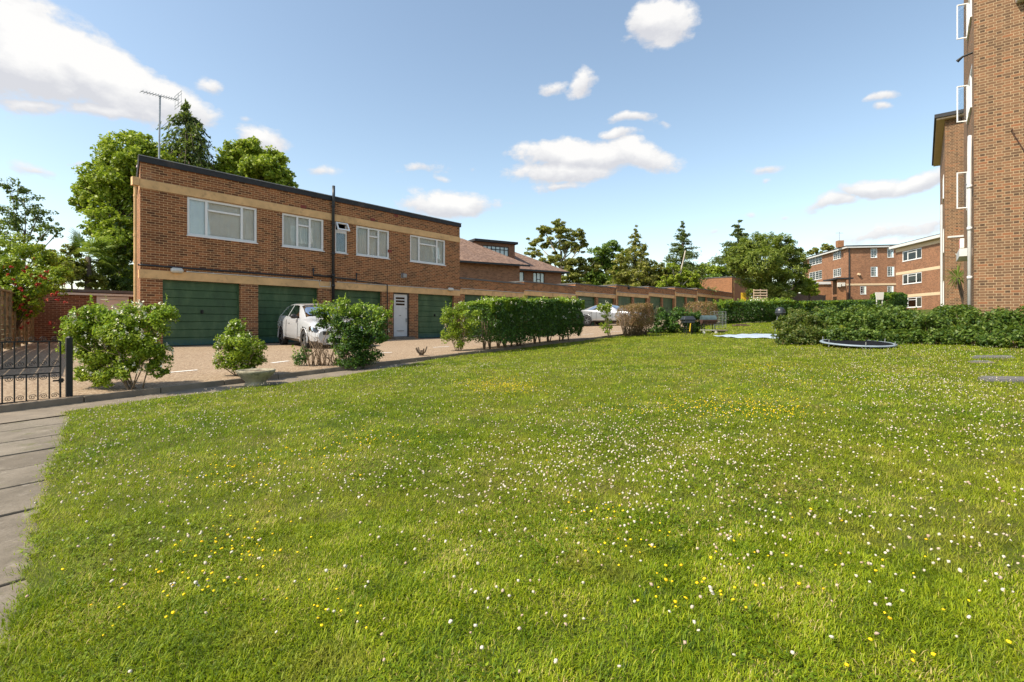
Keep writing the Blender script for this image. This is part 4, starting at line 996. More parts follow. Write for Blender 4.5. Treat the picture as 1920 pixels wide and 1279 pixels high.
def tree(name, label, lst, d, n, size, green, r0, sub=14, sig=.26, fill=.25, bark='bark', base_px=None, cat='tree', up=.5, aspect=.6, droop=0, squash=.85, dj=.6, group=None, top=None):
    bl = blobs_at(lst, d, dj); cen = np.mean([b[0] for b in bl], 0)
    bx = P(base_px if base_px else cen_px(lst), 604, d); base = np.array([bx[0], bx[1], zter(bx)-.1])
    o = empty(name, base, label, cat, group)
    tp = np.array([cen[0]*.7+base[0]*.3, cen[1]*.7+base[1]*.3, base[2]+.72*(max(b[0][2] for b in bl)-base[2])]) if top is None else top
    limbs(base, tp, bl, r0, M[bark], o)
    q, ou = crown_pts(bl, n, sub, sig, fill, squash)
    leafmesh('crown', [leafquads(q, size, ou, up, aspect, droop)], M['leaf_'+green], o)
    return o
def cen_px(lst): return float(np.mean([b[0] for b in lst]))
tree('ash_tree', 'bright green broadleaf tree overhanging the corner beside the downpipe', [(240, 290, 42), (205, 345, 42), (235, 390, 48), (195, 415, 32), (235, 460, 42), (165, 385, 24), (158, 350, 14), (150, 375, 12), (172, 430, 18), (240, 330, 44), (270, 300, 34), (238, 520, 30), (190, 320, 22), (275, 270, 24), (215, 480, 24), (300, 305, 28), (215, 305, 30), (180, 360, 30), (255, 330, 40), (225, 440, 36), (140, 378, 9), (145, 360, 8), (200, 275, 14), (250, 260, 18)], 33, 19000, .25, 'bright', .30, sub=22, base_px=245)
tree('broadleaf_tree', 'bright green broadleaf tree showing over the roof, right of the conifer', [(440, 285, 24), (478, 285, 30), (505, 305, 28), (532, 332, 18), (460, 325, 38), (505, 345, 36), (430, 320, 30), (455, 295, 26), (490, 320, 34), (425, 290, 18), (540, 345, 16)], 37, 12000, .28, 'bright', .3, sub=20, base_px=480)
tree('thin_tree', 'thinly leaved dark tree against the sky above the roses', [(15, 350, 22), (45, 372, 24), (75, 400, 22), (25, 405, 30), (60, 430, 28), (95, 425, 16), (5, 440, 30), (105, 440, 9)], 42, 1900, .24, 'dark', .2, sub=12, sig=.24, base_px=35)
tree('garden_shrub', 'yellow green bush behind the shed roof, beside the palm', [(125, 505, 28), (155, 518, 22), (100, 490, 24), (180, 530, 14), (135, 470, 16)], 29, 5000, .16, 'olive', .08, base_px=130, cat='shrub')
tree('evergreen_shrub', 'dark green mass of leaves between the palm and the building', [(215, 505, 26), (235, 540, 22), (200, 535, 22), (240, 480, 18), (180, 545, 18), (225, 570, 20)], 31, 4500, .18, 'dark', .1, base_px=215, cat='shrub')
# drooping conifer behind the roof
def conifer(name, label, top, base_px, d, half, ylow, n, size, green, droop=.5, tiers=16, r0=.3, ragged=.35, bark='bark', gap=.0):
    tp = P(top[0], top[1], d); bp = P(base_px, 604, d); base = np.array([bp[0], bp[1], zter(bp)-.1])
    o = empty(name, base, label, 'tree')
    t = MB(); t.tube([base, base*.4+tp*.6, tp], [r0, r0*.55, .03], 8)
    zl_ = P(top[0], ylow, d)[2]; H = tp[2]-zl_; Cs, Al = [], []
    for i in range(tiers):
        f = (i+.3)/tiers; z = tp[2]-H*f; ax = base+(tp-base)*((z-base[2])/(tp[2]-base[2]))
        nb_ = 5+int(7*f)
        ax0_ = ax
        for k in range(nb_):
            ax = ax0_+(tp-base)/np.linalg.norm(tp-base)*R.normal(0, .45*H/tiers); a = R.random()*6.28; L = half*d/F*(f**.8)*(1-ragged*R.random())+.15
            if R.random() < gap: continue
            dr_ = np.array([math.cos(a), math.sin(a), 0]); tipz = -droop*L*(.5+.4*R.random())+.12*L
            e_ = ax+dr_*L+UP*tipz; mid_ = ax+dr_*L*.55+UP*(.12*L)
            t.tube([ax, mid_, e_], [r0*.16*(.3+f), r0*.09*(.3+f), .01], 5)
            m = max(6, int(n/(tiers*9)*(.4+1.2*f))); s = R.random(m)**.7
            c = np.where(s[:, None] < .55, ax+(mid_-ax)*(s/.55)[:, None], mid_+(e_-mid_)*((s-.55)/.45)[:, None])
            c = c+R.normal(0, .10*L+.05, (m, 3))*np.array([.7, .7, .45])-UP*(np.abs(R.normal(0, .16*L*abs(droop), m)))[:, None]
            Cs.append(c); Al.append(np.repeat((dr_*.6-UP*droop)[None], m, 0))
    t.build('trunk', M[bark], o, True)
    C_ = np.concatenate(Cs); A_ = np.concatenate(Al)
    leafmesh('crown', [leafquads(C_, size, None, .4, .32, 0, A_)], M['leaf_'+green], o)
    return o
conifer('conifer_tree', 'dark drooping conifer rising behind the roof next to the aerial', (350, 193), 360, 35, 122, 400, 17000, .36, 'conifer', .85, 22, .35, .6, gap=.12)
# palm
pc = P(165, 482, 29); pb = np.array([pc[0], pc[1], zter(pc)-.1]); pm = empty('fan_palm', pb, 'fan palm with dark shaggy trunk behind the brick shed', 'palm')
d = MB(); d.tube([pb, (pb+pc)/2, pc], [.16, .17, .14], 10); d.build('trunk', M['bark'], pm, True)
Vp, Fp = [], []; off = 0
for k in range(22):
    el = R.uniform(-.75, 1.1); a = R.random()*6.28; L = .6+.35*R.random()
    dr_ = np.array([math.cos(a)*math.cos(el), math.sin(a)*math.cos(el), math.sin(el)]); h_ = pc+dr_*L; sd = np.cross(dr_, UP); sd /= np.linalg.norm(sd); nn_ = np.cross(sd, dr_)
    wv = sd*.012; Vp += [pc-wv, pc+wv, h_+wv, h_-wv]; Fp.append([off, off+1, off+2, off+3]); off += 4
    for j in range(20):
        q = -1.9+3.8*j/19; ll = (.78+.14*math.cos(q))*(.9+.2*R.random()); di = dr_*math.cos(q)+sd*math.sin(q); pe = np.cross(di, nn_)*.045; e_ = h_+di*ll+nn_*.05*ll-UP*(.12+.2*R.random())*ll*abs(math.sin(q*.5)+.3); m_ = h_+di*ll*.55+nn_*.07
        Vp += [h_, m_+pe, e_, m_-pe]; Fp.append([off, off+1, off+2, off+3]); off += 4
M['leaf_palm'] = leafmat('leaf_palm', [(.05, .09, .015), (.10, .17, .025), (.19, .26, .04), (.30, .36, .10)], .35)
link('crown', npmesh('crown', np.array(Vp), np.array(Fp)), M['leaf_palm'], pm)
# rose
ro = tree('rose_bush', 'climbing rose with dark red blooms hanging over the fence', [(20, 470, 34), (60, 475, 30), (95, 495, 28), (40, 510, 36), (80, 530, 32), (15, 550, 36), (110, 525, 22), (55, 565, 26), (25, 590, 18), (120, 510, 12), (-20, 500, 40), (-30, 560, 40), (58, 585, 12), (5, 580, 26), (42, 588, 14), (-20, 590, 24)], 15.6, 13000, .085, 'privet', .05, sub=20, base_px=20, cat='shrub', top=P(45, 540, 15.6))
rp = np.array([P(a, b, 14.7+R.random()*.8) for a, b in zip(R.normal(50, 34, 40), R.normal(540, 28, 40))]); rp = np.concatenate([rp, np.array([P(q[0], q[1], 14.6) for q in ((50, 500), (45, 508), (36, 540), (42, 545), (40, 572), (36, 578), (46, 582), (106, 548), (104, 553), (88, 510), (20, 566), (28, 534))])])
def bloomballs(name, pts, size, mat, parent, k=5):
    c = np.repeat(pts, k*3, 0)+R.normal(0, size*.33, (len(pts)*k*3, 3)); return leafmesh(name, [leafquads(c, size*.9, None, .3, .9)], mat, parent)
bloomballs('blossom', rp, .06, M['bloom_red'], ro)

# shrubs by the kerb
def shrub(name, label, lst, d, n, size, green, base_px, base_y, stems=9, blooms=0, cat='shrub', sub=16, sig=.3, dj=.5, bsize=.05, spikes=0, stem_mat='twig', fill=.3, bare=None, aspect=.5):
    bl = blobs_at(lst, d, dj); b0 = P(base_px, base_y, d); b0[2] = float(zl(b0[0]))+.05
    o = empty(name, b0, label, cat)
    t = MB()
    for i in range(stems):
        c, r = bl[R.integers(len(bl))]; e_ = np.asarray(c)+unit(1)[0]*r*.5; s = b0+np.array([R.normal(0, .05), R.normal(0, .04), -.05]); m = s*.5+e_*.5+np.array([0, 0, .06])+R.normal(0, .03, 3)
        t.tube([s, s*.75+m*.25+R.normal(0, .012, 3), m, e_], [.011, .009, .007, .003], 6)
        for _ in range(3): f_ = unit(1)[0]*r*.6; t.tube([m+(e_-m)*R.random(), e_+f_], [.005, .002], 4)
    if bare:
        for (px0, px1, y0, y1, k) in bare:
            for _ in range(k):
                u = R.random(); s = P(px0+(px1-px0)*u, base_y, d)+np.array([R.normal(0, .05), R.normal(0, .08), 0]); s[2] = float(zl(s[0])); e_ = P(px0+(px1-px0)*u+R.normal(0, 14), y0+(y1-y0)*R.random(), d+R.normal(0, .12)); m = (s+e_)/2+R.normal(0, .04, 3)
                t.tube([s, m, e_], [.012, .009, .003], 5)
                for _ in range(7):
                    q = m+(e_-m)*R.uniform(-.6, 1); t.tube([q, q+(unit(1)[0]+UP*.6)*R.uniform(.08, .25)], [.004, .0015], 4)
    t.build('stems', M[stem_mat], o, True)
    q, ou = crown_pts(bl, n, sub, sig, fill)
    L_ = [leafquads(q, size, ou, .45, aspect)]
    if spikes:
        tz = []
        for _ in range(spikes):
            c, r = bl[R.integers(len(bl))]; a = R.random()*6.28; s = np.asarray(c)+np.array([math.cos(a)*r*.7, math.sin(a)*r*.7, r*.6]); h_ = R.uniform(.10, .26)
            k = 14; f = np.linspace(0, 1, k); tz.append(s+np.outer(f, UP*h_+np.array([R.normal(0, .04), R.normal(0, .04), 0]))+R.normal(0, .012, (k, 3)))
        L_.append(leafquads(np.concatenate(tz), size*1.05, None, .2, aspect))
    if spikes:  # upper leaves and shoots get a paler green that paints in sunlight
        z0_, z1_ = np.percentile(q[:, 2], 3), np.percentile(q[:, 2], 98); hi_ = (q[:, 2]-z0_)/(z1_-z0_)
        nf = (R.random(len(q)) < np.clip((hi_-.55)*2.2, 0, .8)) & (ou[:, 2] > -.1)
        L_[0] = leafquads(q[~nf], size, ou[~nf], .45, aspect); L_.append(leafquads(q[nf], size, ou[nf], .45, aspect)); leafmesh('sunlit_new_growth', L_[1:], M['leaf_fresh'], o)
    leafmesh('foliage', L_[:1], M['leaf_'+green], o)
    if blooms:
        up_ = [b for b in bl]; w_ = np.array([b[1]**2 for b in up_]); ix = R.choice(len(up_), blooms, p=w_/w_.sum()); ou = unit(blooms); ou[:, 2] = np.abs(ou[:, 2])*1.1-.15; q = np.array([up_[i][0] for i in ix])+ou*np.array([up_[i][1] for i in ix])[:, None]*1.02
        c = np.repeat(q, 9, 0)+R.normal(0, bsize*.33, (len(q)*9, 3))*np.array([.6, .6, 1.3]); leafmesh('blossom', [leafquads(c, bsize*.55, None, .2, .8)], M['bloom_white'], o)
    return o
shrub('flowering_shrub', 'big loose privet with cream flowers beside the gate post', [(165, 612, 34), (210, 603, 32), (255, 600, 32), (295, 597, 28), (150, 645, 28), (190, 650, 36), (235, 645, 38), (275, 640, 30), (165, 690, 26), (205, 695, 28), (235, 690, 22), (300, 665, 20), (295, 690, 18), (322, 588, 9), (180, 715, 12), (145, 610, 16)], 7.75, 14000, .054, 'privet', 252, 740, 13, 210, bsize=.06, spikes=16)
shrub('privet_shrub', 'small pyramid-shaped flowering shrub standing behind the stone planter', [(443, 612, 13), (445, 632, 20), (430, 650, 22), (462, 650, 24), (485, 652, 13), (418, 675, 16), (445, 675, 26), (478, 678, 18), (455, 695, 16), (408, 650, 8)], 9.1, 5600, .050, 'privet', 452, 714, 8, 60, bsize=.055, spikes=6)
shrub('half_bare_bush', 'tall dark bush with bare twiggy stems on one side, in front of the white car', [(640, 592, 22), (672, 590, 24), (703, 595, 22), (612, 594, 14), (690, 622, 28), (665, 630, 30), (650, 612, 22), (712, 625, 18), (660, 662, 26), (690, 660, 22), (672, 682, 18), (640, 676, 16), (560, 675, 13), (572, 660, 10), (600, 584, 14), (622, 580, 15), (645, 575, 16), (605, 602, 14), (720, 600, 14), (728, 590, 8), (630, 610, 18), (635, 640, 16)], 10.55, 11000, .056, 'hedge', 662, 697, 8, 55, bsize=.05, spikes=42, sig=.32, bare=[(575, 650, 610, 660, 26)], stem_mat='twig')
# trimmed hedge
def hedge(name, label, pts, wid, hgt, n, size, green, base_gap=.2, stems=0, blooms=0, spikes=0, cat='hedge', zfn=zl, hvar=.06, top_green=None, aspect=.55, twigs=0, dens_in=.25, z_add=0.0, fresh=0.0):
    pts = [np.asarray(p, float) for p in pts]; seg = [np.linalg.norm(b-a) for a, b in zip(pts[:-1], pts[1:])]; L = sum(seg)
    def at_(s):
        s = np.clip(s, 0, L-1e-6); acc = 0
        for a, b, q in zip(pts[:-1], pts[1:], seg):
            if s <= acc+q: return a+(b-a)*(s-acc)/q, (b-a)/q
            acc += q
        return pts[-1], (pts[-1]-pts[-2])/seg[-1]
    n = int(n*2.3); c0 = at_(L/2)[0]; o = empty(name, (c0[0], c0[1], float(zfn(c0[0], c0[1]))), label, cat)
    S = R.random(n)*L; xy = np.array([at_(s)[0] for s in S]); dr = np.array([at_(s)[1] for s in S]); nr = np.stack([-dr[:, 1], dr[:, 0]], -1)
    ph = R.random(n); fc = R.random(n); v = np.zeros(n); h = np.zeros(n); outv = np.zeros((n, 3))
    Hs = hgt*(1+hvar*(vnoise(S, S*0, 1.1, 11)-.5)*2+hvar*.6*(vnoise(S, S*0+3, 3.7, 12)-.5)*2)
    Ws = wid*(.88+.24*vnoise(S, S*0+7, 1.6, 13))
    endf = np.clip(np.minimum(S, L-S)/(.35*wid), 0, 1)**.5; Ws = Ws*(.45+.55*endf); Hs = Hs*(.86+.14*endf)
    kf = fc < .40; kb_ = (fc >= .40) & (fc < .55); kt = (fc >= .55) & (fc < 1-dens_in); ki = fc >= 1-dens_in
    sgn = np.where(kf, -1, 1); u = R.random(n)
    v = np.where(kf | kb_, sgn*Ws/2*(1-.10*R.random(n)), (R.random(n)-.5)*Ws)
    h = np.where(kt, Hs*(1-.06*R.random(n)), base_gap+(Hs-base_gap)*u)
    bulge = .10*wid*np.sin(np.pi*np.clip((h-base_gap)/(Hs-base_gap+1e-6), 0, 1)); v = v+np.where(kf | kb_, sgn*bulge, 0)
    lump = (vnoise(S, h, 2.8, 14)-.5)*.12*wid+(vnoise(S, h, 7.5, 15)-.5)*.10*wid; v = v+np.where(kf | kb_, sgn*lump, 0)
    low = (h < base_gap+.07*hgt) & (vnoise(S, S*0+5, 3.2, 16) > .45); keep = ~low
    C_ = np.stack([xy[:, 0]+nr[:, 0]*v, xy[:, 1]+nr[:, 1]*v, h], -1)
    C_[:, 2] += zfn(xy[:, 0], xy[:, 1])+z_add; C_ += R.normal(0, size*.35, (n, 3))
    outv[:, 0] = nr[:, 0]*np.where(kf | kb_, sgn, 0); outv[:, 1] = nr[:, 1]*np.where(kf | kb_, sgn, 0); outv[:, 2] = np.where(kt, 1.0, 0.1)
    C_, outv = C_[keep], outv[keep]
    Lq = [leafquads(C_, size, outv, .35, aspect)]; Ls = []
    if spikes:
        k = 10; tz = []
        for _ in range(spikes):
            p, dd = at_(R.random()*L); nn = np.array([-dd[1], dd[0]]); q = p+nn*R.uniform(-.4, .4)*wid; h_ = R.uniform(.05, .16)*max(1, size/.05)
            tz.append(np.array([q[0], q[1], float(zfn(q[0], q[1]))+z_add+hgt*.97])+np.outer(np.linspace(0, 1, k), UP*h_)+R.normal(0, .012*size/.05, (k, 3)))
        Ls = [leafquads(np.concatenate(tz), size*1.05, None, .2, aspect)]
    leafmesh('foliage', Lq, M['leaf_'+green], o)
    if fresh:  # young top leaves, with the sunlit look of the top in their colour
        k = int(n*fresh); ss = R.random(k)*L; q = np.array([at_(a)[0] for a in ss]); dd = np.array([at_(a)[1] for a in ss]); nn = np.stack([-dd[:, 1], dd[:, 0]], -1)
        wj = (R.random(k)-.5)*wid*.98; q = q+nn*wj[:, None]; hh = hgt*(1+hvar*(vnoise(ss, ss*0, 1.1, 11)-.5)*2+hvar*.6*(vnoise(ss, ss*0+3, 3.7, 12)-.5)*2)
        z = zfn(q[:, 0], q[:, 1])+z_add+hh*(.965+.05*R.random(k))-.10*hgt*(np.abs(wj)/(wid*.5))**4-.05*hgt*R.random(k)*(R.random(k) < .4)+.03*vnoise(ss, wj, 5, 17)
        fr_ = R.random(k) < .5; nn2 = nn*np.where(R.random(k) < .75, -1, 1)[:, None]
        q = np.where(fr_[:, None], q-nn*wj[:, None]+nn2*wid*.5*(.96+.06*R.random(k))[:, None], q); z = np.where(fr_, zfn(q[:, 0], q[:, 1])+z_add+hh*(1-.22*R.random(k)**1.6), z)
        leafmesh('sunlit_new_growth', [leafquads(np.column_stack([q, z]), size*1.0, np.repeat(UP[None], k, 0), .3, aspect)]+Ls, M['leaf_fresh'], o)
    if stems or twigs:
        t = MB()
        for i in range(stems):
            p, dd = at_((i+.5+R.normal(0, .2))/stems*L); z = float(zfn(p[0], p[1])); q = np.array([p[0]+R.normal(0, .05), p[1]+R.normal(0, .05), z])
            for _ in range(3): e_ = q+np.array([R.normal(0, .13), R.normal(0, .1), hgt*.6]); t.tube([q, (q+e_)/2+R.normal(0, .03, 3), e_], [.022, .015, .008], 6)
        for i in range(twigs):
            p, dd = at_(R.random()*L); nn = np.array([-dd[1], dd[0]]); z = float(zfn(p[0], p[1])); q = np.array([p[0], p[1], z]); e_ = np.array([p[0]+R.normal(0, .15)+nn[0]*R.uniform(-.5, .5)*wid, p[1]+nn[1]*R.uniform(-.5, .5)*wid, z+hgt*R.uniform(.6, 1.0)]); m = (q+e_)/2+R.normal(0, .06, 3)
            t.tube([q, m, e_], [.012, .008, .003], 5)
            for _ in range(4): s = m+(e_-m)*R.random(); t.tube([s, s+(unit(1)[0]+UP*.5)*.2], [.004, .002], 4)
        t.build('stems', M['twig'], o, True)
    if blooms:
        S2 = R.random(blooms)*L; q = np.array([np.append(at_(s)[0], 0) for s in S2]); dd = np.array([at_(s)[1] for s in S2]); nn = np.stack([-dd[:, 1], dd[:, 0]], -1)
        tp = R.random(blooms) < .5; q[:, :2] += nn*np.where(tp, R.uniform(-.5, .5, blooms), -.58)[:, None]*wid; q[:, 2] = zfn(q[:, 0], q[:, 1])+hgt*np.where(tp, 1.02, R.uniform(.5, 1, blooms))
        c = np.repeat(q, 7, 0)+R.normal(0, .02, (blooms*7, 3)); leafmesh('blossom', [leafquads(c, .03, None, .2, .8)], M['bloom_white'], o)
    return o
ha_, hb_ = G(872, 660), G(1096, 640.5)
hedge('trimmed_hedge', 'long trimmed green hedge with new growth coloured sunlit along the top, on bare stems', [(ha_[0], YK+.22), (hb_[0], YK+.25)], 1.0, 1.40, 24000, .060, 'hedge', .22, 15, 90, 150, hvar=.03, fresh=.4)
shrub('loose_privet', 'loose pale flowering shrub at the near end of the long hedge', [(845, 590, 16), (865, 580, 14), (850, 612, 18), (840, 632, 14), (868, 630, 16), (885, 600, 18), (835, 600, 8), (862, 645, 10)], 13.6, 3200, .055, 'privet', 862, 662, 8, 45, spikes=8)
shrub('sapling_shrub', 'thin open sapling between the long hedge and the brown dry hedge', [(1133, 576, 11), (1125, 578, 7), (1142, 577, 8), (1135, 590, 9), (1140, 602, 7), (1133, 612, 8), (1145, 612, 5), (1138, 622, 5)], 18.6, 1500, .06, 'privet', 1143, 634, 6, 16, bsize=.06)
p0, p1 = G(1183, 632), G(1226, 629)
hedge('dry_hedge', 'dead brown hedge with bare twiggy stems in front of the silver car', [(p0[0], p0[1]+.3), (p1[0], p1[1]+.3)], 1.0, 1.20, 3600, .05, 'dry', .35, 5, 0, 0, twigs=120, hvar=.06, dens_in=.2)
shrub('leafy_bush', 'dense glossy green bush next to the dead brown hedge', [(1228, 600, 12), (1245, 592, 14), (1262, 600, 16), (1240, 615, 13), (1262, 618, 12), (1280, 590, 12), (1285, 608, 14), (1300, 592, 12), (1305, 610, 14), (1225, 620, 8), (1270, 586, 10), (1318, 600, 10), (1290, 622, 8)], 21, 6000, .085, 'hedge', 1262, 630, 8, 0, sig=.34, dj=.9)
p0, p1 = G(1318, 612), G(1342, 609)
hedge('brown_hedge_end', 'short dead reddish section where the far hedge begins', [(p0[0], p0[1]+.6), (p1[0], p1[1]+.4)], 1.1, 1.25, 1600, .08, 'dry', .1, 0, 0, 0, twigs=40)
hp_ = [(30.2, 9.4), (33, 7.9), (36.5, 6.5)]
hedge('box_hedge', 'dark square-cut hedge across the far end of the lawn', hp_, 1.2, 1.22, 14000, .095, 'hedge', .0, 0, 0, 160, hvar=.05, fresh=.25)
hedge('roadside_hedge', 'long low hedge with yellow green top beneath the brown flats', [(36.6, 6.45), (42, 5.4), (50, 4.6), (58, 3.7)], 1.3, 1.15, 14000, .13, 'hedge', .0, 0, 0, 0, hvar=.05, fresh=.3)
hedge('corner_hedge', 'taller end of hedge behind the blank sign board', [(57, 3.0), (61, 1.9)], 1.6, 1.75, 6000, .14, 'hedge', .0, 0, 0, 0, fresh=.3)
# shrub bed by the tall block
def mass(name, label, lst, n, size, green, cat='shrub', sub=24, d=None, **k):
    bl = []
    for (px, py, rp, dd) in lst: bl.append((P(px, py, dd), rp*dd/F))
    b = np.mean([q[0] for q in bl], 0); b[2] = float(zl(b[0])); o = empty(name, b, label, cat)
    q, ou = crown_pts(bl, n, sub, .3, .2); kk = q[:, 2] > zl(q[:, 0])-.02; q, ou = q[kk], ou[kk]
    leafmesh('foliage', [leafquads(q, size, ou, .5, .6)], M['leaf_'+green], o)
    t = MB()
    for (c, r) in bl[::2]:
        f = np.array([c[0], c[1], float(zl(c[0]))]); t.tube([f, np.asarray(c)], [.02, .008], 5)
        for _ in range(4): t.tube([f, np.asarray(c)+unit(1)[0]*r*.7], [.012, .004], 5)
    t.build('stems', M['twig'], o); return o
mass('olive_shrub', 'olive green shrub with reddish tips at the end of the shrub bed, by the tarpaulin', [(1475, 612, 20, 14.4), (1500, 605, 22, 14.6), (1470, 632, 18, 14.0), (1500, 630, 22, 13.9), (1525, 618, 24, 14.0), (1490, 590, 14, 15.5), (1530, 598, 18, 15.2), (1510, 640, 14, 13.7)], 7000, .066, 'bronze')
mass('laurel_shrub', 'wide mound of glossy green shrub behind the trampoline', [(1550, 600, 22, 14.8), (1580, 612, 28, 14.2), (1610, 598, 24, 15), (1640, 605, 28, 14.4), (1670, 600, 26, 14.6), (1700, 610, 26, 14.2), (1565, 632, 20, 13.6), (1600, 634, 20, 13.5), (1640, 635, 22, 13.4), (1680, 634, 20, 13.4), (1715, 632, 18, 13.4), (1650, 585, 16, 15.6), (1605, 585, 14, 15.8), (1690, 588, 14, 15.4), (1560, 590, 14, 15.8)], 13000, .085, 'shrub')
mass('evergreen_bed', 'dense dark evergreen shrubs against the foot of the tall brick corner', [(1745, 612, 26, 13.6), (1775, 602, 24, 13.9), (1805, 600, 22, 13.6), (1835, 606, 24, 13.0), (1870, 604, 26, 12.6), (1905, 604, 26, 12.2), (1940, 604, 28, 11.9), (1985, 604, 30, 11.5), (1755, 634, 18, 13.0), (1790, 632, 20, 12.9), (1825, 632, 20, 12.5), (1860, 633, 20, 12.1), (1900, 633, 22, 11.8), (1945, 633, 24, 11.4), (1780, 590, 16, 14.6), (1815, 586, 12, 14.0), (2030, 608, 34, 11), (1800, 580, 12, 14.6)], 14000, .08, 'shrub')
# cordyline
cp = P(1796, 522, 19.5); cb = np.array([cp[0]+.25, cp[1]-.5, float(zl(cp[0]))]); co = empty('spiky_palm', cb, 'spiky green cordyline leaning out beside the tower wall', 'palm')
d = MB(); d.tube([cb, cb*.4+cp*.6+np.array([.1, 0, -.2]), cp], [.09, .07, .06], 8); d.build('trunk', M['bark'], co, True)
Vp, Fp = [], []; off = 0
for k in range(110):
    u_ = unit(1)[0]; u_[2] = u_[2]*.8+.25; u_ /= np.linalg.norm(u_); L = R.uniform(.45, .75); s = np.cross(u_, UP); s /= np.linalg.norm(s)+1e-6
    m_ = cp+u_*L*.55+UP*.03; e_ = cp+u_*L-UP*.10*L*(1-u_[2]); Vp += [cp+u_*.03, m_+s*.024, e_, m_-s*.024]; Fp.append([off, off+1, off+2, off+3]); off += 4
link('crown', npmesh('crown', np.array(Vp), np.array(Fp)), M['leaf_palm'], co)
# trees beyond the garages
tree('eucalyptus_tree', 'tall eucalyptus with umbrella-like olive clumps and pale limbs behind the tiled house', [(1045, 420, 14), (1020, 434, 16), (1050, 437, 20), (1078, 440, 18), (1095, 455, 12), (1002, 452, 14), (1030, 455, 18), (1062, 460, 20), (1085, 468, 14), (1000, 474, 16), (1032, 484, 20), (1060, 492, 22), (1015, 505, 18), (1095, 490, 16), (1080, 512, 22), (1055, 522, 24), (1108, 500, 16), (1020, 530, 20), (1085, 535, 18)], 64, 15000, .27, 'olive', .4, sub=14, sig=.24, bark='bark_pale', base_px=1050, squash=.6, dj=1.0)
tree('oak_tree', 'dark green oak between the eucalyptus and the birches', [(1125, 475, 20), (1145, 468, 18), (1120, 500, 22), (1150, 495, 22), (1165, 478, 14), (1135, 520, 24), (1110, 520, 18), (1090, 525, 14), (1165, 510, 20), (1150, 530, 22)], 70, 10000, .34, 'mid', .4, base_px=1138)
conifer('larch_tree', 'feathery brownish green conifer behind the garages', (1192, 430), 1190, 62, 62, 560, 13000, .34, 'olive', .35, 14, .25, .4)
tree('birch_tree', 'yellow green birch with pale trunk beside the feathery conifer', [(1165, 490, 16), (1160, 515, 20), (1215, 500, 16), (1222, 520, 20), (1190, 530, 24), (1150, 540, 16), (1205, 472, 12), (1240, 530, 18), (1252, 515, 14), (1175, 545, 18), (1215, 545, 20), (1255, 545, 16), (1232, 500, 12), (1140, 545, 14)], 58, 10000, .27, 'olive', .14, bark='bark_pale', base_px=1188)
conifer('spruce_tree', 'dark pointed spruce with open branches, tallest beyond the far garages', (1281, 420), 1278, 60, 62, 555, 14000, .36, 'conifer', .05, 24, .25, .5, gap=.25)
tree('slender_birch', 'leaning pale-trunked birch in front of the pointed spruce', [(1262, 500, 12), (1285, 515, 14), (1270, 525, 16), (1250, 530, 14), (1298, 530, 12), (1262, 540, 16), (1240, 545, 14), (1285, 545, 16), (1305, 545, 14), (1300, 515, 10)], 56, 5500, .27, 'bright', .16, bark='bark_pale', base_px=1258, top=P(1285, 470, 56))
tree('laurel_tree', 'rounded fresh green tree over the orange brick wall', [(1310, 508, 13), (1325, 503, 13), (1335, 512, 12), (1300, 518, 12), (1318, 522, 14), (1345, 505, 12), (1352, 518, 14)], 76, 4200, .32, 'bright', .2, base_px=1318)
conifer('cedar_tree', 'dark blue green cedar with flat layered branches beside the round pine', (1385, 418), 1383, 78, 84, 560, 20000, .46, 'conifer', .12, 17, .35, .5, gap=.12)
rp_ = tree('round_pine', 'broad dome-shaped pine with dense needles at the end of the garages', [(1385, 478, 24), (1412, 462, 24), (1440, 460, 24), (1465, 466, 24), (1488, 482, 20), (1395, 500, 26), (1430, 492, 30), (1465, 495, 28), (1495, 508, 20), (1378, 495, 16), (1415, 520, 26), (1450, 525, 28), (1485, 530, 22), (1440, 545, 22), (1465, 550, 20), (1420, 545, 18), (1500, 535, 12)], 55, 26000, .34, 'pine', .35, sub=26, sig=.26, fill=.1, aspect=.3, up=.9, base_px=1445, squash=.9, dj=.9)
tree('understory_tree', 'low band of mid green leaves filling the gap behind the middle garages', [(1112, 520, 16), (1135, 530, 16), (1165, 535, 16), (1200, 535, 16), (1235, 520, 15), (1250, 535, 15), (1300, 530, 14), (1325, 530, 14), (1340, 522, 12), (1280, 535, 14), (1225, 540, 14), (1090, 530, 14)], 73, 9000, .32, 'mid', .25, base_px=1230)
tree('small_garden_tree', 'small leafy green tree between the round pine and the annex', [(1512, 528, 10), (1522, 535, 10), (1510, 545, 10), (1526, 548, 8)], 60, 1500, .28, 'bright', .1, base_px=1517)
tree('distant_tree', 'pale treetop peeping over the roof of the brown flats', [(1528, 470, 6), (1548, 464, 8), (1560, 466, 6), (1520, 474, 5), (1540, 475, 8)], 105, 900, .5, 'olive', .3, base_px=1540)

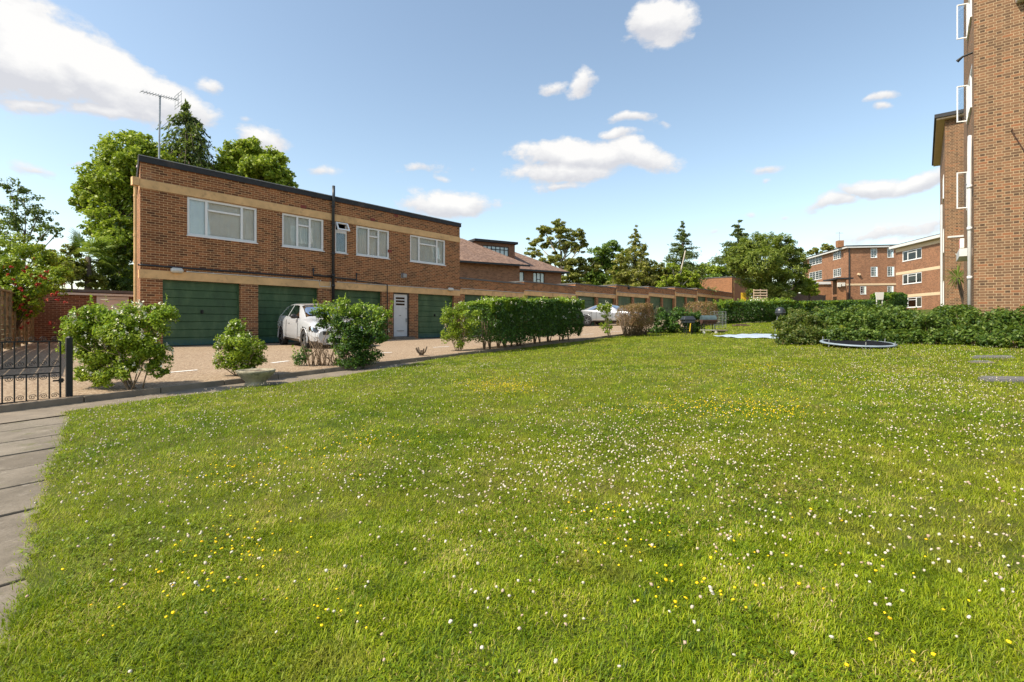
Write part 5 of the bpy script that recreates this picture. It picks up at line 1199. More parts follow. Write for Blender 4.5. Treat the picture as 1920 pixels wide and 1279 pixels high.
# ------------------------------------------------------------------ cars
def car(name, label, origin, heading, paint, kind='hatch', cat='car'):
    """local x forward, y left, z up"""
    if kind == 'hatch':
        L, W, H = 4.27, .90, 1.47; ax0, ax1, rw_ = .80, 3.43, .325
        K = [0, .12, .45, .9, 1.4, 2.0, 2.5, 2.95, 3.35, 3.85, 4.15, 4.27]
        belt = [.72, .95, 1.00, .99, .97, .95, .94, .95, .92, .84, .70, .55]
        roof = [.80, 1.02, 1.36, 1.44, 1.47, 1.46, 1.40, 1.16, .99, .92, .78, .62]
        hw = [.76, .84, .88, .895, .90, .90, .90, .895, .885, .86, .78, .66]
        rwf = [.68, .70, .60, .60, .60, .60, .62, .68, .76, .74, .66, .56]
        sill = [.36, .28, .24, .22, .22, .22, .22, .22, .22, .22, .20, .26]
        sw = [(.62, 1.50), (1.58, 2.84)]; ws = (2.38, 3.16); rw = (.16, .62)
    else:
        L, W, H = 4.59, .89, 1.39; ax0, ax1, rw_ = .95, 3.71, .335
        K = [0, .12, .5, 1.0, 1.5, 2.0, 2.5, 2.9, 3.35, 3.9, 4.4, 4.59]
        belt = [.72, .96, 1.02, 1.00, .96, .93, .91, .90, .90, .84, .70, .55]
        roof = [.80, 1.00, 1.08, 1.26, 1.37, 1.39, 1.34, 1.16, .96, .91, .77, .62]
        hw = [.74, .82, .87, .885, .89, .89, .89, .885, .88, .85, .76, .62]
        rwf = [.66, .70, .66, .56, .56, .57, .58, .66, .75, .73, .64, .52]
        sill = [.36, .28, .24, .22, .22, .22, .22, .22, .22, .22, .20, .26]
        sw = [(.95, 1.62), (1.70, 2.80)]; ws = (2.50, 3.12); rw = (.62, 1.25)
    n = 110; xs = np.linspace(0, L, n)
    def itp(v):
        y = np.interp(xs, K, v); k = np.ones(7)/7; yp = np.pad(y, 3, mode='edge'); return np.convolve(yp, k, 'valid')
    b, r, h, q, s = itp(belt), itp(roof), itp(hw), itp(rwf), itp(sill)
    sec = []
    for i in range(n):
        pr = [(0, s[i]), (.78*h[i], s[i]), (.94*h[i], s[i]+.07), (.99*h[i], s[i]+.22), (h[i], s[i]+.55*(b[i]-s[i])), (.985*h[i], b[i]-.10), (.955*h[i], b[i]), (.93*h[i], b[i]+.02)]
        t0 = (.93*h[i], b[i]+.02); t1 = (q[i], r[i]-.04 if r[i]-b[i] > .12 else b[i]+.6*(r[i]-b[i]))
        for f in np.linspace(.14, 1, 7): pr.append((t0[0]+(t1[0]-t0[0])*f**1.15, t0[1]+(t1[1]-t0[1])*f))
        pr += [(q[i]*.9, (t1[1]+r[i])/2+.008), (q[i]*.7, r[i]), (q[i]*.35, r[i]+.012), (0, r[i]+.015)]
        pr = np.array(pr); dd = np.concatenate([[0], np.cumsum(np.hypot(*np.diff(pr, axis=0).T))])
        sec.append(pr)
    m0 = len(sec[0]); up_ = 3
    tt = np.arange(m0); t2 = np.linspace(0, m0-1, (m0-1)*up_+1)
    S_ = np.array([np.stack([np.interp(t2, tt, p[:, 0]), np.interp(t2, tt, p[:, 1])], -1) for p in sec]); m = S_.shape[1]
    i_, j_ = np.meshgrid(np.arange(n-1), np.arange(m-1), indexing='ij'); i_, j_ = i_.ravel(), j_.ravel()
    root = empty(name, origin, label, cat); root.rotation_euler = (0, 0, heading); 
    bpy.context.view_layer.update()
    def part(nm, fmask, mat, par=root, off=0.0, sides=(1, -1)):
        Vs, Fs, o_ = [], [], 0
        for sd in sides:
            V = np.stack([np.repeat(xs[:, None], m, 1), sd*(S_[:, :, 0]+off), S_[:, :, 1]], -1).reshape(-1, 3)
            a = i_*m+j_; Fq = np.stack([a, a+m, a+m+1, a+1], -1)[fmask]
            if sd < 0: Fq = Fq[:, ::-1]
            Vs.append(V); Fs.append(Fq+o_); o_ += len(V)
        V = np.concatenate(Vs); Fq = np.concatenate(Fs); used, inv = np.unique(Fq, return_inverse=True); Fq = inv.reshape(Fq.shape)
        me = npmesh(nm, V[used], Fq); ob = bpy.data.objects.new(nm, me); COL.objects.link(ob); me.materials.append(mat); me.polygons.foreach_set('use_smooth', np.ones(len(me.polygons), bool)); ob.parent = par; return ob
    cx_ = (xs[i_]+xs[i_+1])/2; tj = (t2[j_]+t2[j_+1])/2; cz = S_[i_, j_, 1]; cy = S_[i_, j_, 0]
    arch = np.zeros(len(i_), bool)
    for ax in (ax0, ax1): arch |= (np.hypot(cx_-ax, cz-rw_) < rw_+.055) & (tj > 1.2) & (tj < 6)
    glass_zone = (tj > 7.6) & (tj < 13.6)
    side_w = np.zeros(len(i_), bool)
    for (a, c) in sw: 
        rr = r[i_]-b[i_]; lo = a+.35*(tj-7.5)/6.5*(1 if a == sw[0][0] else .0); hi = c-.74*(tj-7.5)/6.5*(1 if c == sw[1][1] else 0)
        side_w |= glass_zone & (cx_ > lo) & (cx_ < hi)
    wsm = (tj > 13.5) & (cx_ > ws[0]) & (cx_ < ws[1]); rwm = (tj > 14.1) & (cx_ > rw[0]) & (cx_ < rw[1])
    gl = side_w | wsm | rwm
    grille = (cx_ > L-.12) & (cz < .42) & (cz > .31) & (cy < .42)
    grille2 = (cx_ > L-.16) & (cz > .58) & (cz < .66) & (cy < .5)
    hl = (cx_ > L-.42) & (cx_ < L-.04) & (cz > .60) & (cz < .76) & (cy > .44) & (tj < 9)
    tl = (cx_ < .16) & (cz > .74) & (cz < .92) & (cy > .45)
    low = (cz < .30) & (tj < 2.6)
    def cap(nm, ix, out_):
        q_ = S_[ix]; mb = MB(); vs = [(xs[ix], a, b) for a, b in q_]+[(xs[ix], -a, b) for a, b in q_[::-1][1:-1]]
        f_ = tuple(range(len(vs))); mb.add(vs, [f_ if out_ > 0 else f_[::-1]]); ob = mb.build(nm, paint, None); ob.parent = root
    cap('front_bumper', -1, 1); cap('rear_bumper', 0, -1)
    part('body', ~(gl | arch | grille | grille2 | hl | tl | low), paint)
    part('windscreen', wsm, M['glass_dark']); part('rear_window', rwm, M['glass_dark'])
    for sd in (1, -1):
        part('side_window', side_w, M['glass_dark'], sides=(sd,))
        part('headlight', hl, M['glass_dark'], sides=(sd,)); part('tail_light', tl, M['tail_red'], sides=(sd,))
    part('grille', grille | grille2, M['dark_plastic']); part('sill', low & ~arch, M['dark_plastic'])
    def child(mb, nm, mat, par=root, sm=False, bev=0):
        ob = mb.build(nm, mat, None, sm, bev); ob.parent = par; return ob
    c = MB(); c.box(.3, L-.35, -.62, .62, .34, .62); c.box(.9, L-1.5, -.55, .55, .6, .72); c.box(1.5, 2.0, .1, .58, .7, 1.12); c.box(1.5, 2.0, -.58, -.1, .7, 1.12); child(c, 'interior', M['dark_plastic'])
    for ax in (ax0, ax1):
        for sd in (1, -1):
            y0 = sd*(W-.21); y1 = sd*(W-.025)
            t = MB(); pr = [(.62, 0), (.93, 0), (1, .12), (1, .88), (.93, 1), (.62, 1)]; vs = []; fs = []; nn = 28
            for (rr, f) in pr:
                for k in range(nn): a = 6.2832*k/nn; vs.append((ax+rw_*rr*math.cos(a), y0+(y1-y0)*f, rw_+rw_*rr*math.sin(a)))
            for p_ in range(len(pr)-1):
                for k in range(nn): fs.append((p_*nn+k, p_*nn+(k+1) % nn, (p_+1)*nn+(k+1) % nn, (p_+1)*nn+k))
            t.add(vs, fs); wh = child(t, 'wheel', M['rubber'], root, True)
            t = MB(); yr = y1-sd*.025; R_ = rw_*.66
            for k in range(10):
                a = 6.2832*(k//2)/5+(.16 if k % 2 else -.16); ca, sa = math.cos(a), math.sin(a); w_ = .028
                t.add([(ax+ca*.04-sa*w_, yr, rw_+sa*.04+ca*w_), (ax+ca*.04+sa*w_, yr, rw_+sa*.04-ca*w_), (ax+ca*R_*.97+sa*w_*.8, yr, rw_+sa*R_*.97-ca*w_*.8), (ax+ca*R_*.97-sa*w_*.8, yr, rw_+sa*R_*.97+ca*w_*.8)], [(0, 1, 2, 3)])
            for (ra, rb) in ((.0, .07), (R_*.90, R_)):
                vs = []; fs = []
                for k in range(nn): a = 6.2832*k/nn; vs += [(ax+ra*math.cos(a), yr+sd*.003, rw_+ra*math.sin(a)), (ax+rb*math.cos(a), yr+sd*.003, rw_+rb*math.sin(a))]
                for k in range(nn): k2 = (k+1) % nn; fs.append((2*k, 2*k+1, 2*k2+1, 2*k2))
                t.add(vs, fs)
            child(t, 'rim', M['rim'], wh)
            t = MB(); vs = [(ax, y0+sd*.06, rw_)]+[(ax+R_*math.cos(6.2832*k/nn), y0+sd*.06, rw_+R_*math.sin(6.2832*k/nn)) for k in range(nn)]
            t.add(vs, [(0, 1+k, 1+(k+1) % nn) for k in range(nn)]); child(t, 'brake_disc', M['dark_plastic'], wh)
            t = MB(); arc = [(ax+(rw_+.05)*math.cos(a), sd*(W-.03), rw_+(rw_+.05)*math.sin(a)) for a in np.linspace(-.15, math.pi+.15, 18)]; t.tube(arc, .022, 6); child(t, 'arch_trim', paint, wh, True)
            t = MB(); arc = np.linspace(0, math.pi, 14)
            for a, a2 in zip(arc[:-1], arc[1:]):
                rr = rw_+.06; t.quad((ax+rr*math.cos(a), sd*.5, rw_+rr*math.sin(a)), (ax+rr*math.cos(a2), sd*.5, rw_+rr*math.sin(a2)), (ax+rr*math.cos(a2), sd*(W-.04), rw_+rr*math.sin(a2)), (ax+rr*math.cos(a), sd*(W-.04), rw_+rr*math.sin(a)))
            child(t, 'wheel_arch', M['rubber'], wh)
    for sd in (1, -1):
        t = MB(); xm = sw[1][1]-.22; zm = float(np.interp(xm, xs, b))+.08
        t.tube([(xm, sd*.82, zm), (xm+.02, sd*.92, zm+.02), (xm+.02, sd*1.0, zm+.03), (xm, sd*1.04, zm+.03)], [.03, .07, .075, .04], 8); child(t, 'mirror', paint if kind != 'hatch' else M['dark_plastic'], root, True)
        for (a, c_) in sw:
            t = MB(); xh = a+.25; zh = float(np.interp(xh, xs, b))-.13; t.box(xh-.1, xh+.1, sd*.895-.012, sd*.895+.012, zh-.015, zh+.015); child(t, 'door_handle', paint, root)
        t = MB()
        for xl in (sw[0][1]+.04, sw[1][1]+.02, sw[0][0]+.35):
            t.tube([(xl, sd*.893, .93), (xl+.02, sd*.906, .62), (xl-.02, sd*.897, .34)], .006, 4)
        child(t, 'door_seam', M['dark_plastic'], root)
    t = MB(); t.box(L-.03, L+.005, -.26, .26, .44, .55); child(t, 'number_plate', M['white'], root)
    t = MB(); t.box(L-.02, L+.012, -.46, .46, .29, .41); child(t, 'lower_grille', M['dark_plastic'])
    t = MB(); t.box(L-.02, L+.010, -.56, .56, .53, .632); child(t, 'upper_grille', M['dark_plastic'])
    t = MB(); t.box(L-.02, L+.013, -.52, .52, .63, .638); t.tube([(L+.008, 0, .60), (L+.02, 0, .60)], .05, 16); child(t, 'badge_strip', M['rim'], root)
    return root
# white hatchback: rear against the second garage, nose towards the lawn
gr, gf = Gf(513, 652.5), Gf(548, 664.5)
hd_v = np.array([-.22, -.975]); hd_v /= np.linalg.norm(hd_v); hdg = math.atan2(hd_v[1], hd_v[0]); rgt = np.array([hd_v[1], -hd_v[0]])
rear = np.array([8.68, 17.25]); ob = rear-hd_v*.80-rgt*.80
zc = float(zf(*(rear+hd_v*1.3)))
wc = car('white_hatchback', 'white hatchback parked nose out in front of the second green garage door', (ob[0], ob[1], zc), hdg, M['car_white'], 'hatch')
wc.rotation_euler = (0, math.radians(1.6), hdg)
hd2 = math.atan2(-1, -.02); sc_r = np.array([29.6, 18.0])
car('silver_coupe', 'silver two-door car parked nose out at the stepped garages', (30.1, 18.2, float(zf(30, 16))), hd2, M['car_silver'], 'coupe')
fcp = P(1532, 600, 47); car('distant_white_car', 'white car roof just showing above the far hedge', (fcp[0]-1.6, fcp[1]+1.6, .78+(HY-577)/F*47-1.45), math.radians(-45), M['car_white'], 'hatch')

# ------------------------------------------------------------------ things on the lawn
pp = G(480, 722); d = MB()
d.lathe(pp+np.array([0, 0, -.01]), [(.0, 0), (.17, 0), (.175, .03), (.155, .055), (.16, .075), (.235, .15), (.285, .215), (.295, .235), (.295, .262), (.262, .265), (.25, .235), (.0, .225)], 40)
pt = d.build('stone_planter', M['stone_pot'], None, True); tag(pt, 'round weathered stone bowl planter on the path edge, below the pyramid shrub', 'planter')
d = MB(); d.lathe(pp+np.array([0, 0, .218]), [(.0, .012), (.12, .018), (.25, .004)], 20); d.build('soil', M['soil'], pt)
st = G(790, 672); d = MB()
d.tube([st-UP*.03, st+UP*.10, st+UP*.2], [.075, .06, .05], 9)
for a in range(6):
    q = a*1.05+R.normal(0, .2); d.tube([st+UP*.09, st+np.array([math.cos(q)*.10, math.sin(q)*.10, .16]), st+np.array([math.cos(q)*.15, math.sin(q)*.15, .24+.05*R.random()])], [.03, .022, .016], 6)
d.build('tree_stump', M['bark'], None, False); tag(bpy.data.objects['tree_stump'], 'small sawn brown stump with stubby branches at the kerb', 'stump')
# trampoline
tc = G(1607, 651); rt = (1668-1547)/2/F*depth(tc); tr = empty('trampoline', tc, 'low round trampoline with black mat and pale blue rim lying on the lawn', 'trampoline')
d = MB(); d.lathe(tc+UP*float(0), [(.0, .068), (rt*.88, .076), (rt*.90, .074)], 48); d.build('mat', M['mat_black'], tr)
d = MB(); d.lathe(tc, [(rt*.905, .068), (rt*.92, .078), (rt*.98, .076), (rt, .06), (rt, .04), (rt*.95, .03), (rt*.905, .068)], 48); d.build('rim_pad', M['blue_grey'], tr, True)
from mathutils import Matrix as _Mx, Vector as _Vx
for k in range(6):
    a = k*math.pi/3+.3; q = tc+np.array([math.cos(a)*rt*.97, math.sin(a)*rt*.97, 0]); d = MB(); d.tube([q-UP*.03, q+UP*.05], .012, 6); d.build('leg', M['grey_metal'], tr)
    d = MB(); d.tube([q+UP*.06, q+UP*.16], .012, 6); d.build('pole_stub', M['grey_metal'], tr)
tr.rotation_euler = _Mx.Rotation(math.radians(4.0), 3, _Vx([float(v) for v in RT])).to_euler(); tr.location.z += .05
# tarpaulin
co_ = [G(1338, 632.5), G(1400, 628.3), G(1475, 629), G(1475, 637), G(1425, 636.5), G(1376, 635)]
nx_ = 40; V, Fq = [], []
ax_ = np.array([co_[0], co_[1], co_[2]]); bx_ = np.array([co_[0]+(co_[5]-co_[0])*.02, co_[5], co_[3]])
for i in range(nx_+1):
    f = i/nx_*2; k = min(1, int(f)); g = f-k
    a = ax_[k]*(1-g)+ax_[k+1]*g; b = bx_[k]*(1-g)+bx_[k+1]*g
    for j in range(9):
        q = a*(1-j/8)+b*(j/8); V.append((q[0], q[1], float(zl(q[0]))+.05+.02*math.sin(q[0]*7+q[1]*3)*math.sin(q[1]*9)))
for i in range(nx_):
    for j in range(8): a = i*9+j; Fq.append((a, a+1, a+10, a+9))
me = npmesh('tarpaulin', np.array(V), np.array(Fq)); to = link('tarpaulin', me, M['tarp'], None, True); sm = to.modifiers.new('thick', 'SOLIDIFY'); sm.thickness = .012
tag(to, 'pale blue tarpaulin sheet spread flat on the grass', 'tarpaulin')
# drain covers
for k, (cs, lb) in enumerate([([(1817, 671), (1829, 668.5), (1896, 668.5), (1906, 673.5), (1826, 674)], 'rectangular grey drain cover nearer the shrub bed'), ([(1833, 711), (1848, 708), (1925, 709.5), (1935, 717.5), (1850, 716.5)], 'grey drain cover cut off by the frame edge, in the clover'), ([(1813, 680), (1828, 678), (1856, 678.5), (1866, 682.5), (1820, 682)], 'small worn stone strip below the rectangular drain cover')]):
    ps = [G(*c) for c in cs]; d = MB(); n_ = len(ps); d.add([p-UP*.02 for p in ps]+[p+UP*.026 for p in ps], [tuple(range(n_, 2*n_))]+[(i, (i+1) % n_, n_+(i+1) % n_, n_+i) for i in range(n_)])
    o = d.build('drain_cover', M['coping' if k != 2 else 'concrete'], None, bevel=.006); c0 = np.mean(ps, 0)
    q = MB(); q.add([c0+(p-c0)*.86+UP*.030 for p in ps], [tuple(range(n_))]); q.build('lid', M['coping'], o); tag(o, lb, 'drain cover', 'drain covers in the lawn')
# flat-lid barbecue on a post
b1_ = G(1290, 627); s1 = depth(b1_)/F; q = empty('pedestal_barbecue', b1_, 'dark flat-topped barbecue on a post with a yellow gas hose', 'barbecue')
d = MB(); w_ = 12*s1; h_ = 34*s1
d.add([b1_+RT*x+FW*y+UP*z for (x, y, z) in [(-w_, -.25, h_*.80), (w_, -.25, h_*.80), (w_, .25, h_*.80), (-w_, .25, h_*.80), (-w_*.72, -.18, h_), (w_*.6, -.18, h_), (w_*.6, .18, h_), (-w_*.72, .18, h_)]], [(3, 2, 1, 0), (4, 5, 6, 7), (0, 1, 5, 4), (1, 2, 6, 5), (2, 3, 7, 6), (3, 0, 4, 7)]); d.build('lid', M['bbq_lid'], q, bevel=.02)
d = MB(); d.obox(b1_, RT, FW, -w_*.8, w_*.8, -.22, .22, h_*.62, h_*.795); d.build('fire_box', M['bbq_lid'], q, bevel=.02)
for x in (-.10, .10):
    for y in (-.15, .15): d = MB(); d.tube([b1_+RT*x+FW*y, b1_+RT*x+FW*y+UP*h_*.63], .018, 6); d.build('leg', M['black'], q)
d = MB(); d.tube([b1_+RT*.0-FW*.2+UP*.12, b1_+RT*.02-FW*.24+UP*h_*.6], .022, 8); d.build('gas_hose', M['yellow'], q)
# barrel barbecue
b2_ = G(1328, 625.5); q = empty('barrel_barbecue', b2_, 'barrel-shaped blue green barbecue on a rusty trolley', 'barbecue'); h_ = .72; r_ = .17; L_ = .28
def barrel(a0, a1, nm, mat):
    d = MB(); n_ = 14; vs = []; fs = []
    for s in (-L_, L_):
        vs.append(b2_+RT*s+UP*(h_-r_))
        for k in range(n_+1): a = a0+(a1-a0)*k/n_; vs.append(b2_+RT*s+FW*math.cos(a)*r_+UP*(h_-r_+math.sin(a)*r_))
    m_ = n_+2
    for k in range(n_): fs += [(1+k, 2+k, m_+2+k, m_+1+k), (0, 1+k, 2+k)[::-1], (m_, m_+1+k, m_+2+k)]
    d.add(vs, fs); return d.build(nm, M[mat], q)
barrel(0, math.pi, 'lid', 'bbq_green'); barrel(math.pi, 2*math.pi, 'fire_box', 'rust')
for x in (-.22, .22):
    for y in (-.14, .14): d = MB(); d.tube([b2_+RT*x+FW*y, b2_+RT*x*.95+FW*y*.8+UP*(h_-.25)], .016, 6); d.build('leg', M['black'], q)
d = MB(); d.obox(b2_, RT, FW, -.26, .26, -.17, .17, .13, .15); d.build('shelf', M['pale_plastic'], q)
for x in (-.24, .24): d = MB(); d.tube([b2_+RT*x-FW*.19+UP*.05, b2_+RT*x-FW*.15+UP*.05], .05, 12); d.build('wheel', M['pale_plastic'], q)
# wire rack
wr = G(1350, 616); q = MB(); hh = 32*depth(wr)/F; ww_2 = 11*depth(wr)/F
for k in range(7): u = -ww_2+2*ww_2*k/6; q.tube([wr+RT*u, wr+RT*u+UP*hh], .006 if 0 < k < 6 else .011, 5)
for z in (.05, .2, .36, .5, .66, .82, 1): q.tube([wr-RT*ww_2+UP*hh*z, wr+RT*ww_2+UP*hh*z], .007, 5)
for s in (-1, 1): q.tube([wr+RT*s*ww_2, wr+RT*s*ww_2+FW*.4, wr+RT*s*ww_2+FW*.4+UP*hh, wr+RT*s*ww_2+UP*hh], .009, 5)
tag(q.build('wire_rack', M['grey_metal']), 'open wire rack standing against the hedge by the barrel barbecue', 'rack')
sb = G(1348, 623); q = MB(); q.obox(sb, RT, FW, -.32, .30, -.18, .2, .05, .10); q.obox(sb, RT, FW, -.25, .22, -.1, .12, -.02, .05); tag(q.build('stone_slab', M['concrete'], bevel=.01), 'low pale slab lying beside the barrel barbecue', 'slab')
sb = G(1388, 611.5); q = MB(); q.obox(sb, RT, FW, -.35, .40, -.2, .2, -.02, .07); q.obox(sb, RT, FW, -.2, .3, -.1, .1, .07, .11); tag(q.build('timber_board', M['wood_dark'], bevel=.01), 'dark flat board left at the foot of the square hedge', 'board')
# covered kettle barbecue at the shrub bed
kb_ = P(1463, 604, 19.5); kb_[2] = float(zl(kb_[0])); zk = .78+(HY-586)/F*19.5; q = empty('kettle_barbecue', kb_, 'dark kettle barbecue with shiny domed lid, half hidden behind the olive shrub', 'barbecue')
d = MB(); d.lathe((kb_[0], kb_[1], zk), [(.18, 0), (.178, .05), (.155, .12), (.10, .18), (.02, .2)], 20); d.build('lid', M['bbq_lid'], q, True)
d = MB(); d.lathe((kb_[0], kb_[1], zk), [(.02, -.2), (.10, -.17), (.16, -.1), (.185, -.012)], 20); d.build('bowl', M['bbq_lid'], q, True)
d = MB(); d.lathe((kb_[0], kb_[1], zk), [(.182, -.012), (.19, -.006), (.182, 0)], 20); d.build('band', M['rim'], q)
for a in (0, 2.1, 4.2): d = MB(); d.tube([(kb_[0]+.1*math.cos(a), kb_[1]+.1*math.sin(a), zk-.15), (kb_[0]+.2*math.cos(a), kb_[1]+.2*math.sin(a), kb_[2])], .012, 6); d.build('leg', M['grey_metal'], q)
# sign board
sp_ = P(1649, 604, 34); sp_[2] = float(zl(sp_[0])); zs0, zs1 = .78+(HY-562)/F*34, .78+(HY-548)/F*34; s34 = 34/F
q = empty('notice_board', sp_, 'blank white notice board on two white posts in front of the flats', 'sign')
d = MB(); d.add([sp_+RT*x*s34+FW*y+UP*(z-sp_[2]) for y in (-.02, .02) for (x, z) in ((-8, zs1), (8, zs1), (7, zs0), (-5.5, zs0))], [(3, 2, 1, 0), (4, 5, 6, 7), (0, 1, 5, 4), (1, 2, 6, 5), (2, 3, 7, 6), (3, 0, 4, 7)]); d.build('board', M['white'], q)
for x in (-4.5, 6): d = MB(); d.tube([sp_+RT*x*s34+FW*.04, sp_+RT*x*s34+FW*.04+UP*(zs1-sp_[2]-.1)], .035, 6); d.build('post', M['white_paint'], q)
# yellow sign, trellis and dark fence near the round pine
yq = P(1394, 557, 58); q = empty('yellow_sign', (yq[0], yq[1], zter(yq)), 'small yellow sign on a post by the orange brick building', 'sign')
d = MB(); d.obox((yq[0], yq[1], 0), RT, FW, -.28, .28, -.03, .03, yq[2]-.45, yq[2]+.5); d.build('board', M['yellow'], q); d = MB(); d.tube([(yq[0], yq[1]+.05, zter(yq)), (yq[0], yq[1]+.05, yq[2]-.2)], .04, 6); d.build('post', M['grey_metal'], q)
tq = P(1426, 555, 52); q = MB(); o_ = np.array([tq[0], tq[1], 0])
for k in range(5): z = tq[2]-.55+k*.27; q.obox(o_, RT, FW, -.7, .7, -.02, .02, z, z+.11)
for x in (-.68, 0, .66): q.obox(o_, RT, FW, x-.04, x+.04, .021, .06, zter(tq), tq[2]+.7)
tag(q.build('slatted_panel', plain('pale_timber', (.50, .38, .26), .8)), 'pale open slatted timber panel under the round pine', 'fence')
fa2, fb2 = P(1468, 604, 60), P(1548, 604, 68); fv = (fb2-fa2); fl2 = np.linalg.norm(fv[:2]); fv = fv/fl2; fv[2] = 0; fn2 = np.array([fv[1], -fv[0], 0])
q = empty('dark_fence', (fa2[0], fa2[1], zter(fa2)), 'long dark boarded fence between the round pine and the annex', 'fence'); zf0 = .78+(HY-570)/F*62; zf1 = .78+(HY-549)/F*62
fa2[2] = 0; d = MB()
nb2 = 48
for k in range(nb2): d.obox(fa2, fv, fn2, fl2*k/nb2+.006, fl2*(k+1)/nb2-.006, -.012+.006*(k % 2), .006+.006*(k % 2), 1.5, zf1+R.normal(0, .015))
d.build('boards', M['wood_dark'], q)
for k in range(5): d = MB(); d.obox(fa2, fv, fn2, fl2*k/4-.06, fl2*k/4+.06, -.08, -.02, 1.5, zf1+.1); d.build('post', M['wood_dark'], q)

# ------------------------------------------------------------------ light, sky, camera
EL, AZ = math.radians(50), math.radians(155)
sund = np.array([math.cos(EL)*math.cos(AZ), math.cos(EL)*math.sin(AZ), math.sin(EL)])
sl_ = bpy.data.lights.new('sun', 'SUN'); sl_.energy = 2.65; sl_.angle = math.radians(.53); sl_.color = (1.0, .91, .76)
so = bpy.data.objects.new('sun', sl_); COL.objects.link(so)
from mathutils import Vector
so.rotation_euler = Vector((float(sund[0]), float(sund[1]), float(sund[2]))).to_track_quat('Z', 'Y').to_euler()
wd_ = bpy.data.worlds.new('World'); sc.world = wd_; wd_.use_nodes = True
nt = wd_.node_tree; nt.nodes.clear(); N = NT(nt)
out = N.n('ShaderNodeOutputWorld'); bg = N.n('ShaderNodeBackground'); bg.inputs[1].default_value = .15; N.l(bg.outputs[0], out.inputs[0])
sky = N.n('ShaderNodeTexSky', sky_type='NISHITA'); sky.sun_disc = False; sky.sun_elevation = EL; sky.sun_rotation = math.atan2(sund[0], sund[1]); sky.altitude = 50; sky.air_density = 1.0; sky.dust_density = 1.0; sky.ozone_density = 1.2
tc_ = N.n('ShaderNodeTexCoord'); dv = tc_.outputs['Generated']
CL = [ # picture column, row, half width, half height, tilt (rising to the right), strength
 (60, 105, 170, 85, -.45, 1.35), (190, 150, 150, 62, -.5, 1.25), (310, 190, 110, 42, -.35, 1.0), (-60, 60, 140, 130, 0, 1.3), (70, 205, 120, 18, -.12, .7), (200, 215, 130, 20, -.05, .75), (490, 262, 48, 28, -.2, 1.0), (400, 160, 28, 16, 0, .6), (70, 325, 48, 16, -.25, .55), (140, 302, 30, 8, 0, .45), (600, 315, 36, 13, 0, .5),
 (1237, 42, 60, 42, 0, 1.35), (1180, 70, 40, 14, .2, .4), (1290, 66, 22, 10, 0, .45), (1085, 158, 26, 22, .5, .85), (1035, 162, 24, 14, .1, .75), (1180, 223, 48, 12, .0, .8), (1155, 255, 36, 12, 0, .8), (1095, 290, 120, 28, 0, 1.25), (1190, 290, 80, 24, -.2, 1.0), (1060, 318, 95, 26, .05, 1.0), (1050, 348, 55, 14, .1, .7),
 (840, 382, 85, 26, -.05, 1.1), (790, 318, 55, 12, .1, .5), (825, 332, 26, 9, 0, .45), (1650, 188, 42, 9, .35, .6), (1648, 206, 18, 9, 0, .55), (1640, 355, 62, 20, .05, 1.05), (1715, 345, 70, 18, .35, 1.0), (1560, 385, 60, 18, .3, .7), (1430, 318, 32, 10, 0, .6), (1430, 342, 14, 7, 0, .35), (1650, 440, 130, 22, .1, .65), (1750, 425, 70, 20, .2, .6), (1410, 406, 20, 6, 0, .35), (1480, 408, 16, 6, 0, .35),
 (1330, 432, 40, 7, 0, .35), (960, 384, 50, 8, 0, .3), (1240, 238, 20, 7, 0, .35), (885, 312, 20, 9, 0, .35), (460, 218, 14, 10, 0, .35), (2200, 250, 200, 60, .1, 1.0), (-400, 250, 250, 80, 0, 1.1), (2300, 420, 300, 40, .1, .9), (-600, -100, 200, 100, 0, 1.0)]
acc = None; low_acc = None
warp = N.n('ShaderNodeTexNoise'); N.l(dv, warp.inputs['Vector']); warp.inputs['Scale'].default_value = 9; warp.inputs['Detail'].default_value = 3
wv = N.n('ShaderNodeVectorMath', operation='MULTIPLY_ADD'); N.l(warp.outputs['Color'], wv.inputs[0]); wv.inputs[1].default_value = (.05,)*3; wv.inputs[2].default_value = (-.025,)*3
dw_ = N.n('ShaderNodeVectorMath', operation='ADD'); N.l(dv, dw_.inputs[0]); N.l(wv.outputs[0], dw_.inputs[1]); dq = dw_.outputs[0]
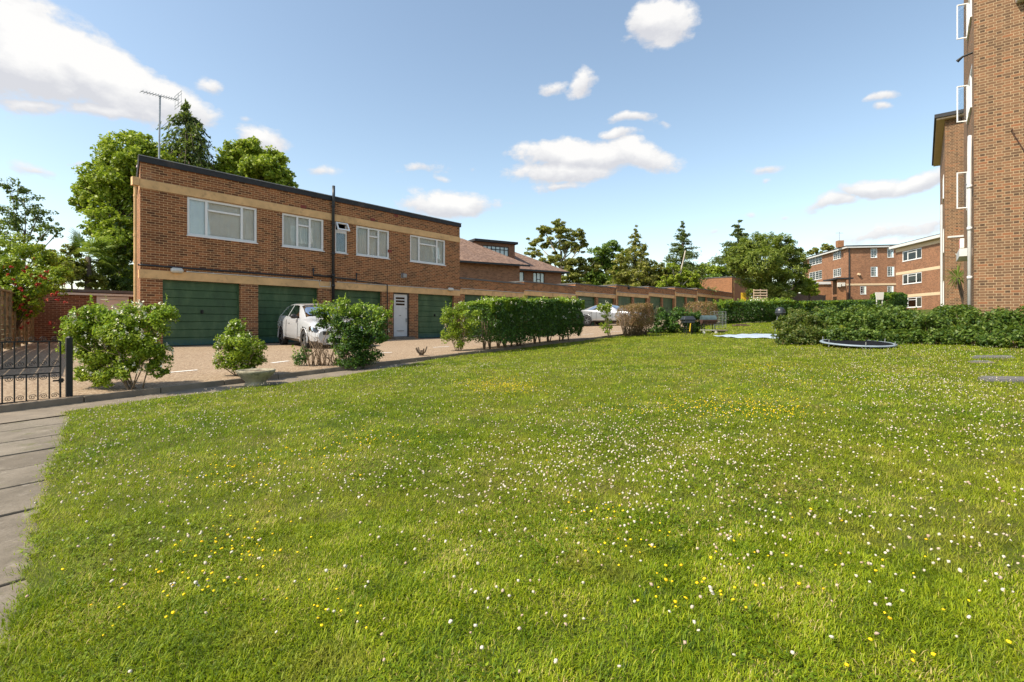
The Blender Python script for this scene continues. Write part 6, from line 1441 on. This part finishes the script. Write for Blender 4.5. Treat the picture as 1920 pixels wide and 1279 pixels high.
for (px, py, hx, hy_, tl_, st_) in CL:
    c = P(px, py, 1)-CAM; ln = np.linalg.norm(c); c = c/ln
    rr = P(px+1, py-tl_, 1)-P(px, py, 1); rr -= c*np.dot(rr, c); sx_ = np.linalg.norm(rr)/ln; rr /= np.linalg.norm(rr)
    uu = np.cross(rr, c); up1 = P(px, py-1, 1)-P(px, py, 1); up1 -= c*np.dot(up1, c); sy_ = np.linalg.norm(up1)/ln
    if uu[2] < 0: uu = -uu
    e1_ = rr/(sx_*hx*1.45); e2__ = uu/(sy_*hy_*1.45)
    a = N.dot(dq, tuple(e1_)); b = N.dot(dq, tuple(e2__)); fr_ = N.m('GREATER_THAN', N.dot(dq, tuple(c)), .3)
    rd = N.m('SQRT', N.m('ADD', N.m('MULTIPLY', a, a), N.m('MULTIPLY', b, b)))
    v = N.m('MULTIPLY', N.m('MULTIPLY', N.m('MAXIMUM', N.m('SUBTRACT', 1.0, rd), 0.0), st_), fr_)
    lv_ = N.m('MULTIPLY', v, N.mapr(b, .35, -.5, 0, 1))
    acc = v if acc is None else N.m('MAXIMUM', acc, v); low_acc = lv_ if low_acc is None else N.m('MAXIMUM', low_acc, lv_)
mp_ = N.n('ShaderNodeMapping'); N.l(dv, mp_.inputs[0]); mp_.inputs['Scale'].default_value = (1, 1, 1.7)
nz1 = N.noise(mp_.outputs[0], 20, 10, .64); nz2 = N.noise(mp_.outputs[0], 7, 5, .55)
dens = N.m('ADD', acc, N.m('MULTIPLY', N.m('SUBTRACT', nz1, .5), 1.15))
present = N.mapr(acc, .02, .25)
cov = N.m('MULTIPLY', N.mapr(dens, .21, .50), present)
cov = N.m('POWER', cov, .9)
hl_ = N.mapr(N.m('SUBTRACT', dens, N.m('MULTIPLY', low_acc, 1.1)), .0, .55)
ccol = N.mixc(hl_, (1.85, 1.86, 1.96), (2.62, 2.58, 2.52))
# sky: haze towards the horizon comes from the sky model itself; clouds over it
skyc = N.mixc(1.0, sky.outputs[0], (.715, .665, .575), 'MULTIPLY')
N.l(N.mixc(N.m('MULTIPLY', cov, .96), skyc, ccol), bg.inputs[0])
cam = bpy.data.cameras.new('camera'); cam.sensor_width = 36; cam.sensor_fit = 'HORIZONTAL'; cam.lens = F/1920*36; cam.shift_y = -(1279/2-HY)/1920; cam.clip_end = 2000; cam.clip_start = .05
co2 = bpy.data.objects.new('camera', cam); COL.objects.link(co2); co2.location = CAM; co2.rotation_euler = (math.pi/2, 0, YAW-math.pi/2); sc.camera = co2
sc.view_settings.view_transform = 'Standard'; sc.view_settings.look = 'None'; sc.view_settings.exposure = 1.38; sc.view_settings.gamma = 1
sc.render.engine = 'CYCLES'
sc.cycles.max_bounces = 6; sc.cycles.diffuse_bounces = 3; sc.cycles.glossy_bounces = 3; sc.cycles.transmission_bounces = 4; sc.cycles.transparent_max_bounces = 8
